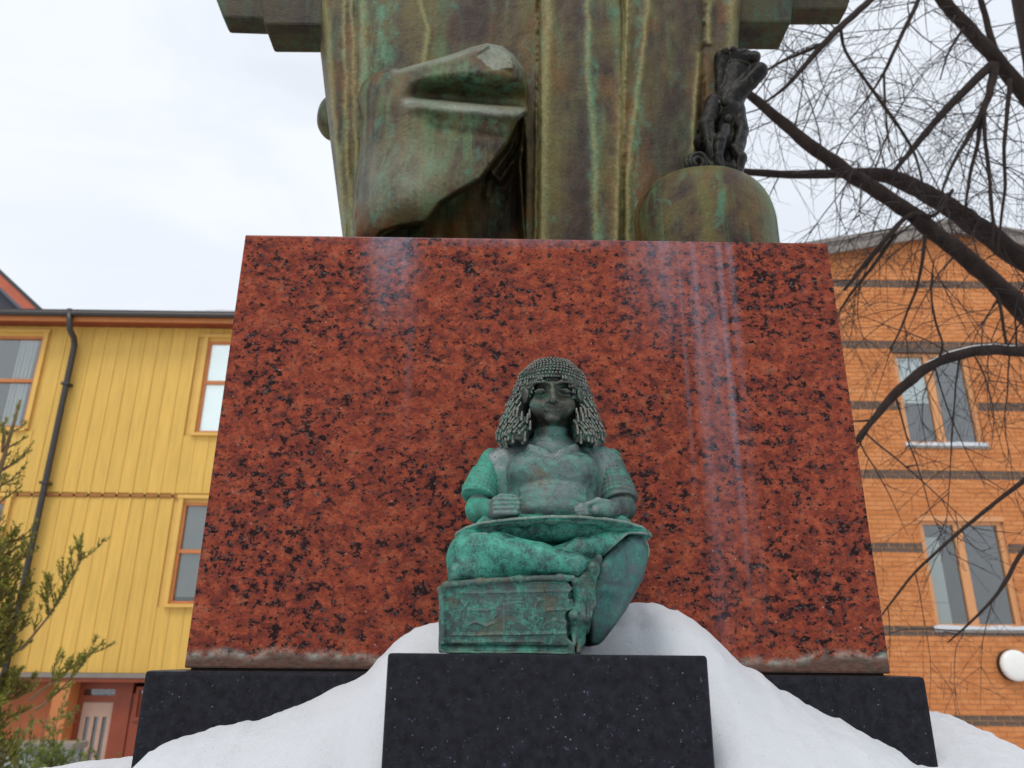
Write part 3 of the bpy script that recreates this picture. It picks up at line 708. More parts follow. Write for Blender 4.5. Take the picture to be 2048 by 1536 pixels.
    # the parted mouth: a hollow deepening down to the sharp edge of the lower lip
    U_ = np.interp(X, [790, 850, 920, 985, 1026, 1060], [168, 150, 140, 139, 146, 160]); L_ = np.interp(X, [790, 830, 880, 960, 1060], [196, 194, 197, 205, 212])
    A_ = 0.105*smooth((X-798)/75); t_ = (Y-U_)/(L_-U_)
    H -= A_*np.where(t_ < 1, smooth(t_), 1-smooth((Y-L_)/7))
    H += 0.020*smooth((X-800)/40)*np.exp(-((Y-L_-19)/13)**2)-0.012*smooth((X-840)/40)*np.exp(-((Y-L_-52)/16)**2)
    hol = [(735, 500), (760, 462), (800, 448), (850, 440), (878, 402), (905, 385), (958, 355), (985, 320), (1010, 285), (1030, 240), (1046, 224), (1060, 222), (1064, 520)]
    hd = dist_poly(X, Y, hol); hin = inpoly(X, Y, hol)
    depth = np.where(hin, smooth(hd/9), 0)
    inner = -0.13+0.05*np.exp(-(dist_poly(X, Y, [(1046, 235), (1020, 300), (985, 345), (1000, 360), (1040, 300)], False)/9)**2)+0.10*np.exp(-(dist_poly(X, Y, [(1052, 230), (1040, 330), (1050, 480)], False)/7)**2)+0.02*np.exp(-(dist_poly(X, Y, [(985, 345), (975, 390)], False)/8)**2)
    for j in range(X.shape[0]):
        for i in range(X.shape[1]):
            inner[j, i] += 0.016*mn.noise(Vector((X[j, i]*.03, Y[j, i]*.02, 2)))
            H[j, i] += 0.003*mn.noise(Vector((X[j, i]*.03, Y[j, i]*.03, 5)))+0.0012*mn.noise(Vector((X[j, i]*.12, Y[j, i]*.12, 9)))
    # the fracture facet at the top
    fc = inpoly(X, Y, [(952, 112), (985, 88), (1022, 98), (1026, 136), (985, 140)]); H = np.where(fc, 0.128-0.0012*(112-Y)*0.4, H)
    H = H*(1-depth)+inner*depth
    od = dist_poly(X, Y, out); oin = inpoly(X, Y, out); e = np.where(oin, smooth(od/7), 0)
    H = H*e-0.03*(1-e)
    V = np.array([[un(X[j, i], Y[j, i], YS-0.006-H[j, i]) for i in range(X.shape[1])] for j in range(X.shape[0])])
    nx = X.shape[1]; J, I = np.meshgrid(np.arange(X.shape[0]-1), np.arange(nx-1), indexing='ij'); a = (J*nx+I).ravel()
    me = mesh_np('face_fragment', V.reshape(-1, 3), np.stack([a, a+nx, a+nx+1, a+1], 1))
    rim = np.exp(-(dist_poly(X, Y, [(790, 140), (850, 126), (900, 112), (950, 96), (980, 90), (1020, 104), (1044, 140)], False)/8)**2)
    lip = np.exp(-(dist_poly(X, Y, [(815, 205), (850, 206), (900, 212), (960, 220), (1040, 226)], False)/11)**2)
    chn = np.exp(-(((X-790)/95)**2+((Y-345)/75)**2))
    vg = np.exp(-(dist_poly(X, Y, [(870, 165), (930, 150), (1000, 180)], False)/24)**2)+np.exp(-(dist_poly(X, Y, [(900, 240), (960, 245), (1000, 250)], False)/18)**2)
    lit_g = np.clip(rim*0.9+lip*0.85+chn*0.45+fc*0.9, 0, 1)  # sky light painted on rim and lip, plus grey of chin and break
    fattr(me, 'streak', np.clip(0.5*np.exp(-(dist_poly(X, Y, [(1046, 235), (1000, 320), (985, 345)], False)/7)**2), 0, 1)); fattr(me, 'verdigris', np.clip(vg, 0, 1)); fattr(me, 'lit_grey', lit_g)
    link('face_fragment', me, MAT['bronze'], root, True)
    # domed bronze cushion on the right
    c = un(1402, 420, 1.70); a = 0.5*287*mpp(c)*1.0; top = un(1400, 342, 1.64)[2]-RT
    prof = []
    for k in range(25):
        t = k/24*math.pi/2; prof.append((a*math.cos(t)**0.62, top*0.44+top*0.56*math.sin(t)**0.8))
    prof = [(a*1.0, 0.0), (a*1.003, top*0.15), (a*1.0, top*0.3)]+prof
    v = []; ns = 64
    for (r, z) in prof:
        for k in range(ns):
            t = 2*math.pi*k/ns; ww = 1+0.015*mn.noise(Vector((math.cos(t)*2, math.sin(t)*2, z*8)))
            v.append((c[0]+r*ww*math.cos(t), 1.705+r*ww*0.92*math.sin(t), RT+z+0.0015))
    f = [(i*ns+k, i*ns+(k+1) % ns, (i+1)*ns+(k+1) % ns, (i+1)*ns+k) for i in range(len(prof)-1) for k in range(ns)]
    f.append([(len(prof)-1)*ns+k for k in range(ns)])
    link('domed_base', mesh_np('domed_base', v, f), MAT['bronze'], root, True)
    return c, top
DOME_C, DOME_H = big_bronze()
# ------------------------------------------------------------------ the seated scribe
def scribe():
    T = un
    zb = CZ+0.0047
    root = empty('scribe_statue', (0.085, 1.28, zb), 'small green patinated bronze scribe seated cross-legged in a braided wig', 'statue')
    q = lambda px, Y=1.28: px*Y*1.0/FPX          # photo pixels -> metres about there
    # ---- body: torso, arms, hands, neck, head in one surface
    h = 0.0015
    V = Vol((-0.10, 1.17, zb+0.17), (0.27, 1.43, zb+0.46), h)
    V.add(ell(T(1106, 965, 1.315), (q(108), 0.062, q(82))), 0)
    V.add(cone(T(1012, 916, 1.318), T(1196, 916, 1.318), q(28), q(28), (1, 1.1, 1)), 0.03)
    V.add(ell(T(1106, 1035, 1.305), (q(100), 0.068, q(60))), 0.03)
    V.add(ell(T(1062, 938, 1.268), (q(38), 0.022, q(26))), 0.03); V.add(ell(T(1150, 938, 1.268), (q(38), 0.022, q(26))), 0.03)
    for yy, dd in ((985, 0.004), (1002, 0.006), (1020, 0.008)):     # rolls of the belly
        pts = [T(1106+dx, yy-6+abs(dx)**1.5*0.012, 1.252-dd+abs(dx)**2*3e-6) for dx in range(-60, 61, 15)]
        path(V, pts, [q(7.0-abs(i-4)*1.2) for i in range(9)], 0.014)
    V.add(cone(T(1104, 868, 1.315), T(1104, 905, 1.325), q(38), q(52)), 0.02)
    V.add(cone(T(1060, 893, 1.272), T(1090, 905, 1.262), q(5), q(4)), 0.012); V.add(cone(T(1150, 893, 1.272), T(1120, 905, 1.262), q(5), q(4)), 0.012)
    V.add(ell(T(1000, 985, 1.325), (q(30), 0.035, q(55))), 0.02); V.add(ell(T(1210, 985, 1.325), (q(30), 0.035, q(55))), 0.02)
    # arms
    for s, sh, elb, wr in ((-1, (985, 932), (957, 1020), (1002, 1020)), (1, (1221, 932), (1246, 1016), (1203, 1022))):
        V.add(cone(T(*sh, 1.315), T(*elb, 1.285), q(29), q(24)), 0.018)
        V.add(cone(T(*elb, 1.285), T(*wr, 1.218), q(24), q(18)), 0.012)
    # his right hand: a closed fist, four fingers one above another, thumb across the top
    V.add(rbox(T(1012, 1013, 1.214), (q(27), 0.014, q(19)), 0.008), 0.006)
    for i, yy in enumerate((998.5, 1007, 1016, 1025)):
        dx = (0, 2, 1, -2)[i]
        V.add(cone(T(990, yy+0.5, 1.199), T(1034+dx, yy-0.5, 1.197), q(4.6), q(4.3)), 0.0012)
        V.add(cone(T(1034+dx, yy-0.5, 1.197), T(1041+dx, yy, 1.209), q(4.3), q(4.0)), 0.001)
    path(V, [T(988, 1000, 1.207), T(1002, 992.5, 1.203), T(1030, 993, 1.205)], [q(5), q(5), q(4)], 0.001)
    # his left hand: laid flat, fingers towards the middle, thumb holding the roll
    V.add(ell(T(1194, 1019, 1.217), (q(30), 0.018, q(16))), 0.008)
    for i, (yy, ln) in enumerate(((1008, 1160), (1014, 1153), (1020, 1152), (1026, 1156))):
        path(V, [T(1192, yy+2, 1.208), T(1174, yy+1, 1.202), T(ln, yy+2, 1.208)], [q(5), q(4.8), q(3.8)], 0.0014)
    path(V, [T(1215, 1006, 1.212), T(1196, 1002, 1.205), T(1178, 1008, 1.200)], [q(7), q(6.5), q(5)], 0.003)
    V.add(cone(T(1191, 1021, 1.205), T(1191, 1020, 1.188), q(8), q(8)), 0.001); V.sub(ell(T(1191, 1020, 1.187), (q(4), 0.003, q(4))), 0.001)
    # head
    C = T(1104, 800, 1.312)
    V.add(ell(C, (q(50), 0.050, q(60))), 0.01)
    V.add(ell(T(1104, 762, 1.298), (q(46), 0.036, q(20))), 0.008)
    V.add(ell(T(1104, 826, 1.295), (q(40), 0.036, q(30))), 0.012)             # jaw
    V.add(ell(T(1105, 838, 1.268), (q(16), 0.012, q(10))), 0.010)             # chin
    V.add(ell(T(1076, 812, 1.275), (q(18), 0.012, q(20))), 0.012); V.add(ell(T(1133, 812, 1.275), (q(18), 0.012, q(20))), 0.012)   # cheeks
    V.sub(ell(T(1081, 783, 1.260), (q(17), 0.010, q(10))), 0.014); V.sub(ell(T(1129, 783, 1.260), (q(17), 0.010, q(10))), 0.014)     # sockets
    for s in (-1, 1):
        x = lambda d: 1105+s*d
        path(V, [T(x(6), 767, 1.259), T(x(18), 763, 1.2575), T(x(34), 765, 1.263), T(x(46), 775, 1.275)], [q(3), q(3.2), q(2.8), q(2.0)], 0.0035)   # brow
        V.add(ell(T(x(24), 783, 1.272), (q(12.5), 0.0085, q(6.2)), rot=(0, 0.1*s, 0)), 0.005)                                   # eyeball
        path(V, [T(x(11), 784.5, 1.2655), T(x(18), 779, 1.2635), T(x(27), 778.5, 1.2640), T(x(37), 783, 1.2700)], [q(0.9), q(1.4), q(1.4), q(0.9)], 0.0022)
        V.add(ell(T(x(7.5), 803, 1.2560), (q(5.5), 0.006, q(4.5))), 0.003)                                                     # nostril wing
        # ear
        V.add(ell(T(x(58), 792, 1.292), (q(7), 0.016, q(19)), rot=(0, 0, -0.5*s)), 0.003); V.sub(ell(T(x(60), 791, 1.279), (q(3.5), 0.008, q(10)), rot=(0, 0, -0.5*s)), 0.002)
    path(V, [T(1105, 766, 1.260), T(1105, 782, 1.2535), T(1106, 798, 1.2430)], [q(4.2), q(5.2), q(7.0)], 0.005)
    V.add(ell(T(1105, 801, 1.2465), (q(7.5), 0.007, q(5.5))), 0.003)
    # mouth
    path(V, [T(1085, 814, 1.268), T(1096, 811, 1.2595), T(1105, 812, 1.2580), T(1115, 811, 1.2595), T(1126, 814, 1.268)], [q(1.4), q(2.4), q(2.2), q(2.4), q(1.4)], 0.006)
    path(V, [T(1086, 816.5, 1.2680), T(1095, 819.5, 1.2610), T(1105, 820.5, 1.2590), T(1115, 819.5, 1.2610), T(1125, 816.5, 1.2680)], [q(1.3), q(2.0), q(2.3), q(2.0), q(1.3)], 0.005)
    path_pts = [T(1084, 815.5, 1.2650), T(1095, 815.3, 1.2548), T(1105, 816, 1.2535), T(1116, 815.3, 1.2548), T(1127, 815.5, 1.2650)]
    for i in range(4): V.sub(cone(path_pts[i], path_pts[i+1], q(1.1)), 0.001)
    # navel hidden by the hands; collarbone hollow
    V.sub(ell(T(1104, 893, 1.255), (q(9), 0.006, q(6))), 0.008)
    bo = V.build('body', MAT['body'], root, 0.0008, 60)
    # the face keeps a darker, browner skin than the chest
    bo.data.materials.append(MAT['face']); bo.data.materials.append(MAT['sleeve'])
    co = np.zeros(len(bo.data.polygons)*3); bo.data.polygons.foreach_get('center', co); co = co.reshape(-1, 3)+np.array(root.location)
    zf = T(1104, 858, 1.30)[2]; el_z = T(955, 1000, 1.28)[2]
    mi = np.where(co[:, 2] > zf, 1, 0); xl, xr = T(978, 1000, 1.28)[0], T(1232, 1000, 1.28)[0]
    mi = np.where((co[:, 2] < el_z) & ((co[:, 0] < xl) | (co[:, 0] > xr)), 2, mi)
    bo.data.polygons.foreach_set('material_index', mi.astype(np.int32))
    # ---- pleated sleeves
    for s, p0, p1, name in ((-1, (984, 920), (957, 994), 'sleeve'), (1, (1220, 920), (1239, 1000), 'sleeve')):
        a = T(*p0, 1.318); b = T(*p1, 1.288)
        W = Vol(np.minimum(a, b)-0.045, np.maximum(a, b)+0.045, 0.0015)
        n = 12
        for i in range(n):
            t0, t1 = i/n, (i+1)/n
            r0 = q(25+11*t0); r1 = q(25+11*t1)
            W.add(cone(a+(b-a)*t0, a+(b-a)*t1, r0, r1), 0)
        # pleats: raised arcs running round the arm
        ax = (b-a)/np.linalg.norm(b-a); u = np.cross(ax, [0, 1, 0]); u /= np.linalg.norm(u); w_ = np.cross(ax, u)
        for i in range(6):
            t = 0.45+0.10*i; R = q(25+11*t)+0.0002
            ring = [a+(b-a)*(t+0.06*math.cos(al*math.pi/12+s*0.6))+R*(math.cos(al*math.pi/12)*u+math.sin(al*math.pi/12)*w_) for al in range(25)]
            path(W, ring, [q(1.6)]*25, 0.005)
        cut = b+ax*0.004
        W.sub(hull([(cut, -ax)], cut-0.08, cut+0.08), 0.002)
        W.sub(ell(cut+ax*0.001, (q(30), q(30), 0.006)), 0.003)
        W.build(name, MAT['sleeve'], root, 0.0007, 60)
    # ---- wig
    W = Vol((-0.03, 1.21, zb+0.27), (0.21, 1.41, zb+0.50), 0.0013)
    W.add(ell(T(1103, 772, 1.318), (q(64), 0.064, q(66))), 0)
    W.add(cone(T(1050, 765, 1.312), T(1022, 872, 1.305), q(17), q(31), (1, 1.15, 1)), 0.02)
    W.add(cone(T(1156, 765, 1.312), T(1181, 872, 1.305), q(17), q(30), (1, 1.15, 1)), 0.02)
    W.add(cone(T(1046, 850, 1.285), T(1036, 878, 1.272), q(22), q(24)), 0.015)
    W.add(cone(T(1158, 850, 1.285), T(1168, 880, 1.272), q(22), q(24)), 0.015)
    W.add(rbox(T(1103, 835, 1.355), (q(85), 0.022, q(62)), 0.02), 0.02)
    # opening for the face and throat
    W.sub(ell(T(1104, 800, 1.262), (q(52), 0.052, q(48))), 0.002)
    W.sub(rbox(T(1104, 850, 1.262), (q(40), 0.055, q(48)), 0.012), 0.004)
    W.sub(hull([(T(1104, 899, 1.29), (0, 0.12, 1))], (-0.1, 1.1, zb+0.2), (0.3, 1.5, T(1104, 896, 1.29)[2]+0.02)), 0.004)
    base = W.f.copy(); W.f += 0.0026
    ctr = T(1103, 790, 1.315); zs_top = T(1103, 712, 1.30)[2]; zs_bot = T(1103, 896, 1.29)[2]
    r2 = random.Random(3)
    z = zs_bot+0.004; row = 0
    while z < zs_bot+(zs_top-zs_bot)*0.70:
        frac = (z-zs_bot)/(zs_top-zs_bot)
        ln = 0.015 if frac < 0.5 else 0.010
        wd = 0.0027 if frac < 0.5 else 0.0024
        arc = wd*2.5
        R0 = 0.075
        nth = max(int(2*math.pi*R0/arc), 8)
        for k in range(nth):
            th = 2*math.pi*(k+0.5*(row % 2)+r2.uniform(-.12, .12))/nth
            d = np.array([math.cos(th), math.sin(th), 0])
            o_ = np.array([ctr[0], ctr[1], z+r2.uniform(-.003, .003)])
            rr = np.arange(0.125, 0.0, -0.001); P = o_+rr[:, None]*d
            ins = (np.round((P-W.lo)/W.h).astype(int) >= 0).all(1) & (np.round((P-W.lo)/W.h).astype(int) < W.n).all(1)
            i3 = np.clip(np.round((P-W.lo)/W.h).astype(int), 0, W.n-1); val = np.where(ins, base[i3[:, 0], i3[:, 1], i3[:, 2]], 1)
            hit = np.argmax(val < 0) if (val < 0).any() else -1
            if hit < 0 or rr[hit] < 0.02: continue
            p = P[hit]
            # surface lean at this place, so that the strand lies along the wig
            q2 = p+np.array([0, 0, ln]); v2 = q2-d*0
            P3 = np.array([ctr[0], ctr[1], z+ln])+rr[:, None]*d; j3 = np.clip(np.round((P3-W.lo)/W.h).astype(int), 0, W.n-1); val3 = base[j3[:, 0], j3[:, 1], j3[:, 2]]
            if (val3 < 0).any():
                v2 = P3[np.argmax(val3 < 0)]
                if np.linalg.norm(v2-p) > ln*2.2: v2 = p+np.array([0, 0, ln])
            W.add(cone(p+d*0.0008, v2-d*0.0012, wd*1.08, wd*0.70), 0.0004)
        z += ln*0.82; row += 1
    cs = T(1103, 772, 1.318); elv = math.radians(3); rr = np.arange(0.10, 0.02, -0.0008)
    while elv < math.radians(90):
        nth = max(int(2*math.pi*0.054*math.cos(elv)/0.0052), 3)
        for k in range(nth):
            th = 2*math.pi*(k+0.5*(row % 2))/nth
            d = np.array([math.cos(th)*math.cos(elv), math.sin(th)*math.cos(elv), math.sin(elv)])
            P = cs+rr[:, None]*d; i3 = np.clip(np.round((P-W.lo)/W.h).astype(int), 0, W.n-1); val = base[i3[:, 0], i3[:, 1], i3[:, 2]]
            if not (val < 0).any(): continue
            p = P[np.argmax(val < 0)]
            W.add(ell(p+d*0.0004, (0.0024, 0.0024, 0.0024)), 0.0006)
        elv += 0.0052/0.054; row += 1
    fr_ = [T(1048+5.5*i, 742+7*((i-10)/10.0)**2, 1.327-0.064*math.sqrt(max(0.05, 1-((1048+5.5*i-1103)/64.0)**2))) for i in range(21)]
    path(W, fr_, [q(6.5)]*21, 0.002)
    for i in range(2, 21):                    # the fringe across the brow
        x = 1046+5.1*i; u_ = (x-1102)/64.0; Yf = 1.320-0.064*math.sqrt(max(0.05, 1-u_*u_))
        W.add(cone(T(x, 736+4*u_*u_, Yf+0.010), T(x, 752+9*u_*u_, Yf+0.0005), q(2.2), q(2.3)), 0.0008)
    W.build('wig', MAT['wig'], root, 0.0006, 90)
    # ---- crossed legs under the stretched kilt
    K = Vol((-0.12, 1.15, zb+0.07), (0.30, 1.43, zb+0.26), 0.0018)
    K.add(cone(T(1040, 1085, 1.37), T(942, 1100, 1.250), q(42), q(36)), 0)
    K.add(cone(T(1170, 1085, 1.37), T(1270, 1098, 1.255), q(42), q(33)), 0.01)
    K.add(rbox(T(1105, 1115, 1.345), (q(172), 0.078, q(42)), 0.03), 0.015)
    # lap: the cloth drawn flat from knee to knee, its hem standing forward
    K.add(rbox(T(1105, 1068, 1.308), (q(150), 0.080, q(27)), 0.02), 0.008)
    rimp = [(914, 1067), (932, 1056), (960, 1047), (1000, 1041), (1050, 1036.5), (1105, 1033.5), (1160, 1034), (1210, 1038), (1250, 1044), (1282, 1054), (1300, 1068)]
    rimY = [1.262, 1.244, 1.224, 1.210, 1.200, 1.196, 1.198, 1.206, 1.220, 1.240, 1.262]
    for dpt in (0.0, 0.018, 0.036, 0.054, 0.072, 0.09):
        pts = [T(a, b+1, y)+np.array([0, dpt, -0.002]) for (a, b), y in zip(rimp, rimY)]
        path(K, pts, [q(5)]*len(pts), 0.012 if dpt else 0.0)
    pts = [T(a, b, y-0.006) for (a, b), y in zip(rimp, rimY)]; path(K, pts, [q(3.0)]*len(pts), 0.002)
    # shins
    path(K, [T(940, 1103, 1.240), T(1000, 1106, 1.216), T(1080, 1118, 1.196), T(1150, 1130, 1.192), T(1184, 1136, 1.198)], [q(38), q(37), q(29), q(21), q(13)], 0.006)
    path(K, [T(1276, 1084, 1.245), T(1220, 1088, 1.226), T(1160, 1097, 1.216), T(1100, 1112, 1.215)], [q(25), q(24), q(20), q(14)], 0.004)
    K.add(cone(T(925, 1120, 1.262), T(935, 1160, 1.268), q(30), q(32)), 0.02)
    K.add(rbox(T(1050, 1152, 1.26), (q(140), 0.06, q(18)), 0.012), 0.02)
    # a raised fold along the shin and round the knee
    path(K, [T(921, 1140, 1.232), T(916, 1110, 1.226), T(924, 1085, 1.222), T(945, 1070, 1.217), T(972, 1068, 1.206)], [q(2.6)]*5, 0.004)
    # (the break has carried away the front of the left knee)
    ka, kb = T(1258, 1066, 1.22), T(1188, 1128, 1.22)
    kn = np.array([-(kb[2]-ka[2]), 0, kb[0]-ka[0]]); kn = kn if kn[0] < 0 else -kn
    KN_CUT = hull([(ka, kn), (T(1280, 1066, 1.22), (0, 0, 1)), (np.array([0, 1.262, 0]), (0, 1, 0))], (0.05, 1.15, zb+0.06), (0.31, 1.27, zb+0.25), 0.004)
    # ---- broken plinth under him, with carved signs on its front
    B = Vol((-0.12, 1.15, zb), (0.20, 1.42, zb+0.145), 0.0014)
    P = lambda a, b: T(a, b, 1.178)
    x0 = P(883, 1240)[0]; x1 = P(1150, 1240)[0]; zt = P(1010, 1163)[2]
    B.add(rbox(((x0+x1)/2, 1.29, (zt+zb)/2-0.002), ((x1-x0)/2, 0.112, (zt-zb)/2+0.002), 0.006), 0)
    path(B, [P(880, 1178), P(893, 1170), P(960, 1163), P(1040, 1158), P(1120, 1155), P(1145, 1156)], [q(6, 1.178)]*6, 0.006)
    B.add(cone(P(884, 1185), P(884, 1300), q(6)), 0.006)
    rl = lambda pts, r=2.2, k=0.0015: path(B, [T(a, b, 1.1784) for a, b in pts], [q(r*1.0, 1.178)]*len(pts), k)
    rl([(915, 1187), (1000, 1185), (1080, 1183), (1138, 1182)], 2.4); rl([(905, 1270), (980, 1269), (1060, 1268), (1130, 1266)], 2.6)
    rl([(905, 1284), (1000, 1283), (1085, 1282)], 2.0)
    rl([(918, 1222), (945, 1219), (975, 1221), (990, 1216), (1000, 1221)]); rl([(935, 1250), (950, 1244), (972, 1252), (990, 1245)], 2.6); rl([(922, 1200), (930, 1212), (926, 1240), (936, 1256)], 2.0); rl([(960, 1203), (985, 1210), (995, 1225), (985, 1240)], 2.0)
    rl([(1008, 1262), (1008, 1210), (1046, 1205)], 2.4); rl([(1018, 1228), (1044, 1225), (1045, 1258)], 2.0); rl([(1012, 1200), (1044, 1198)], 1.8)
    B.add(rbox(T(1029, 1217, 1.179), (q(13), 0.0028, q(6)), 0.001), 0.001)
    rl([(1072, 1262), (1071, 1212), (1078, 1200), (1086, 1200)], 2.4); rl([(1095, 1221), (1134, 1218)], 2.6); rl([(1090, 1246), (1112, 1240), (1132, 1244)], 2.2)
    for i in range(5): rl([(1086+i*10, 1256), (1089+i*10, 1249), (1094+i*10, 1256)], 1.6)
    B.sub(rbox(T(1010, 1296, 1.176), (q(110), 0.006, q(4)), 0.002), 0.004)
    # ragged break on the right
    r3 = random.Random(11)
    for i in range(20):
        B.sub(ell(T(1152+r3.uniform(-9, 10), 1160+i*7.4, 1.175+r3.uniform(-.004, .03)), (q(r3.uniform(7, 14)), 0.012, q(r3.uniform(7, 14))), rot=(r3.random(), r3.random(), 0)), 0.002)
    K.sub(KN_CUT, 0.003); K.build('kilt', MAT['kilt'], root, 0.0005, 40)
    bs = B.build('carved_base', MAT['base'], root, 0.0008, 45)
    # ---- the broken right side: one smooth sloping face from knee to stand, and torn metal beside it
    F = Vol((0.05, 1.15, zb), (0.30, 1.43, zb+0.24), 0.0018)
    yy = 1.235
    out = [(1182, 1304), (1170, 1180), (1200, 1112), (1248, 1068), (1284, 1060), (1303, 1085), (1308, 1115), (1298, 1152), (1272, 1206), (1238, 1254), (1197, 1304)]
    W3 = [T(a, b, yy) for a, b in out]; cc = np.mean(W3, axis=0)
    pl = []
    for i in range(len(W3)):
        a, b = W3[i], W3[(i+1) % len(W3)]; n = np.array([b[2]-a[2], 0, -(b[0]-a[0])]); m = (a+b)/2
        if np.dot(n, m-cc) < 0: n = -n
        pl.append((m, n))
    pl += [(T(1185, 1150, 1.186), np.array([0.50, -1, -0.04])), (np.array([0, 1.40, 0]), (0, 1, 0)), (T(1290, 1090, 1.228), np.array([0.2, -1, 0.25]))]
    F.add(hull(pl, (0.06, 1.16, zb-0.001), (0.29, 1.41, zb+0.235), 0.02), 0)
    F.sub(ell(T(1262, 1130, 1.185), (q(40), 0.026, q(60)), rot=(0, 0, 0.45)), 0.02)
    F.sub(rbox(T(1215, 1250, 1.183), (q(22), 0.03, q(50)), 0.01, rot=(0.1, 0.35, 0.5)), 0.02)
    F.build('broken_flank', MAT['facet'], root, 0.0022, 32)
    G = Vol((0.03, 1.14, zb), (0.19, 1.30, zb+0.17), 0.0014)
    for pts, rr in (([(1148, 1160), (1152, 1195), (1148, 1230), (1146, 1262)], [7, 8, 8, 4]), ([(1168, 1156), (1166, 1190), (1156, 1225), (1150, 1262), (1148, 1290)], [10, 11, 9, 6, 3]), ([(1186, 1150), (1178, 1190), (1174, 1230), (1170, 1262)], [8, 8, 7, 3]),
                    ([(1196, 1118), (1186, 1135), (1178, 1158), (1165, 1180)], [8, 10, 10, 8]), ([(1162, 1238), (1158, 1280), (1156, 1303)], [10, 9, 6]), ([(1178, 1165), (1185, 1210), (1176, 1262)], [4, 3.5, 2])):
        path(G, [T(a, b, 1.192+0.01*math.sin(a)) for a, b in pts], [q(v, 1.19) for v in rr], 0.009)
    for a, b in ((1160, 1268), (1178, 1222)): G.sub(ell(T(a, b, 1.176), (q(5), 0.008, q(18))), 0.004)
    G.build('torn_edge', MAT['base'], root, 0.0015, 60)
    return root
scribe()

# ------------------------------------------------------------------ little dark animal on the dome
def animal():
    T = un; Y0 = 1.69
    zb = RT+DOME_H
    root = empty('animal_figure', T(1440, 345, Y0), 'small dark bronze seated animal with raised muzzle on the domed base', 'figurine')
    V = Vol(T(1350, 370, Y0)-np.array([0.02, 0.14, 0.02]), T(1560, 75, Y0)+np.array([0.03, 0.16, 0.03]), 0.0022)
    m = mpp(T(1450, 230, Y0)); q = lambda v: v*m
    # haunches, trunk, chest
    V.add(ell(T(1436, 305, Y0+.03), (q(42), 0.065, q(44))), 0)
    V.add(cone(T(1438, 290, Y0+.02), T(1456, 200, Y0), q(36), q(28)), 0.02)
    V.add(ell(T(1455, 228, Y0-.01), (q(30), 0.042, q(34))), 0.02)
    # heavy mane, neck thrown back, broad muzzle lifted to the right
    V.add(cone(T(1458, 215, Y0), T(1472, 150, Y0), q(24), q(30)), 0.015)
    V.add(ell(T(1472, 128, Y0+.01), (q(38), 0.05, q(24))), 0.012)
    V.add(cone(T(1444, 118, Y0-.012), T(1439, 188, Y0-.008), q(17), q(8)), 0.006)
    V.add(cone(T(1476, 188, Y0-.02), T(1519, 142, Y0-.045), q(17), q(17)), 0.010)
    V.add(cone(T(1480, 118, Y0-.02), T(1508, 116, Y0-.032), q(16), q(13)), 0.006)
    V.sub(rbox(T(1520, 126, Y0-.055), (q(17), 0.03, q(2.2)), 0.002, rot=(0, 0.45, 0)), 0.003)
    for a, b, r in ((1450, 103, 8), (1466, 99, 7), (1488, 104, 7), (1504, 108, 5)): V.add(ell(T(a, b, Y0-.035), (q(r), 0.010, q(r))), 0.003)
    V.sub(ell(T(1460, 118, Y0-.050), (q(8), 0.014, q(5))), 0.003); V.sub(cone(T(1456, 130, Y0-.055), T(1458, 190, Y0-.04), q(3), q(2)), 0.004)
    V.sub(ell(T(1482, 112, Y0-.050), (q(6), 0.012, q(4))), 0.003)
    # forelegs and hind legs
    path(V, [T(1428, 205, Y0-.03), T(1413, 250, Y0-.05), T(1424, 300, Y0-.06), T(1432, 345, Y0-.06)], [q(17), q(15), q(12), q(9)], 0.004)
    path(V, [T(1474, 215, Y0-.02), T(1483, 262, Y0-.03), T(1474, 300, Y0-.045), T(1472, 350, Y0-.045)], [q(15), q(14), q(13), q(9)], 0.004)
    path(V, [T(1450, 258, Y0-.06), T(1440, 282, Y0-.078), T(1436, 312, Y0-.078), T(1446, 345, Y0-.078)], [q(11), q(12), q(9), q(8)], 0.003)
    path(V, [T(1468, 296, Y0-.05), T(1482, 316, Y0-.055), T(1476, 350, Y0-.055)], [q(9), q(11), q(7)], 0.003)
    V.add(ell(T(1398, 288, Y0-.02), (q(12), 0.03, q(15))), 0.008)
    for a, b in ((1449, 203), (1456, 238), (1446, 274)): V.add(ell(T(a, b, Y0-.055), (q(8), 0.012, q(9))), 0.006)
    for a, b in ((1432, 225), (1420, 262), (1470, 245)): V.sub(cone(T(a, b-18, Y0-.072), T(a+4, b+18, Y0-.072), q(3)), 0.006)
    # coiled tail
    pts = []; rr = []
    for i in range(46):
        t = i/45; an = t*4.4*math.pi; r_ = 6+17*t
        pts.append(T(1394+r_*math.cos(an+2.2), 324+r_*math.sin(an+2.2), Y0-.085+0.014*t)); rr.append(q(4.2))
    path(V, pts, rr, 0.001)
    V.add(ell(T(1394, 324, Y0-.062), (q(22), 0.012, q(22))), 0.004)
    V.add(cone(T(1402, 340, Y0-.055), T(1466, 342, Y0-.03), q(13), q(20)), 0.006)
    V.build('body', MAT['animal'], root, 0.0025, 45)
animal()
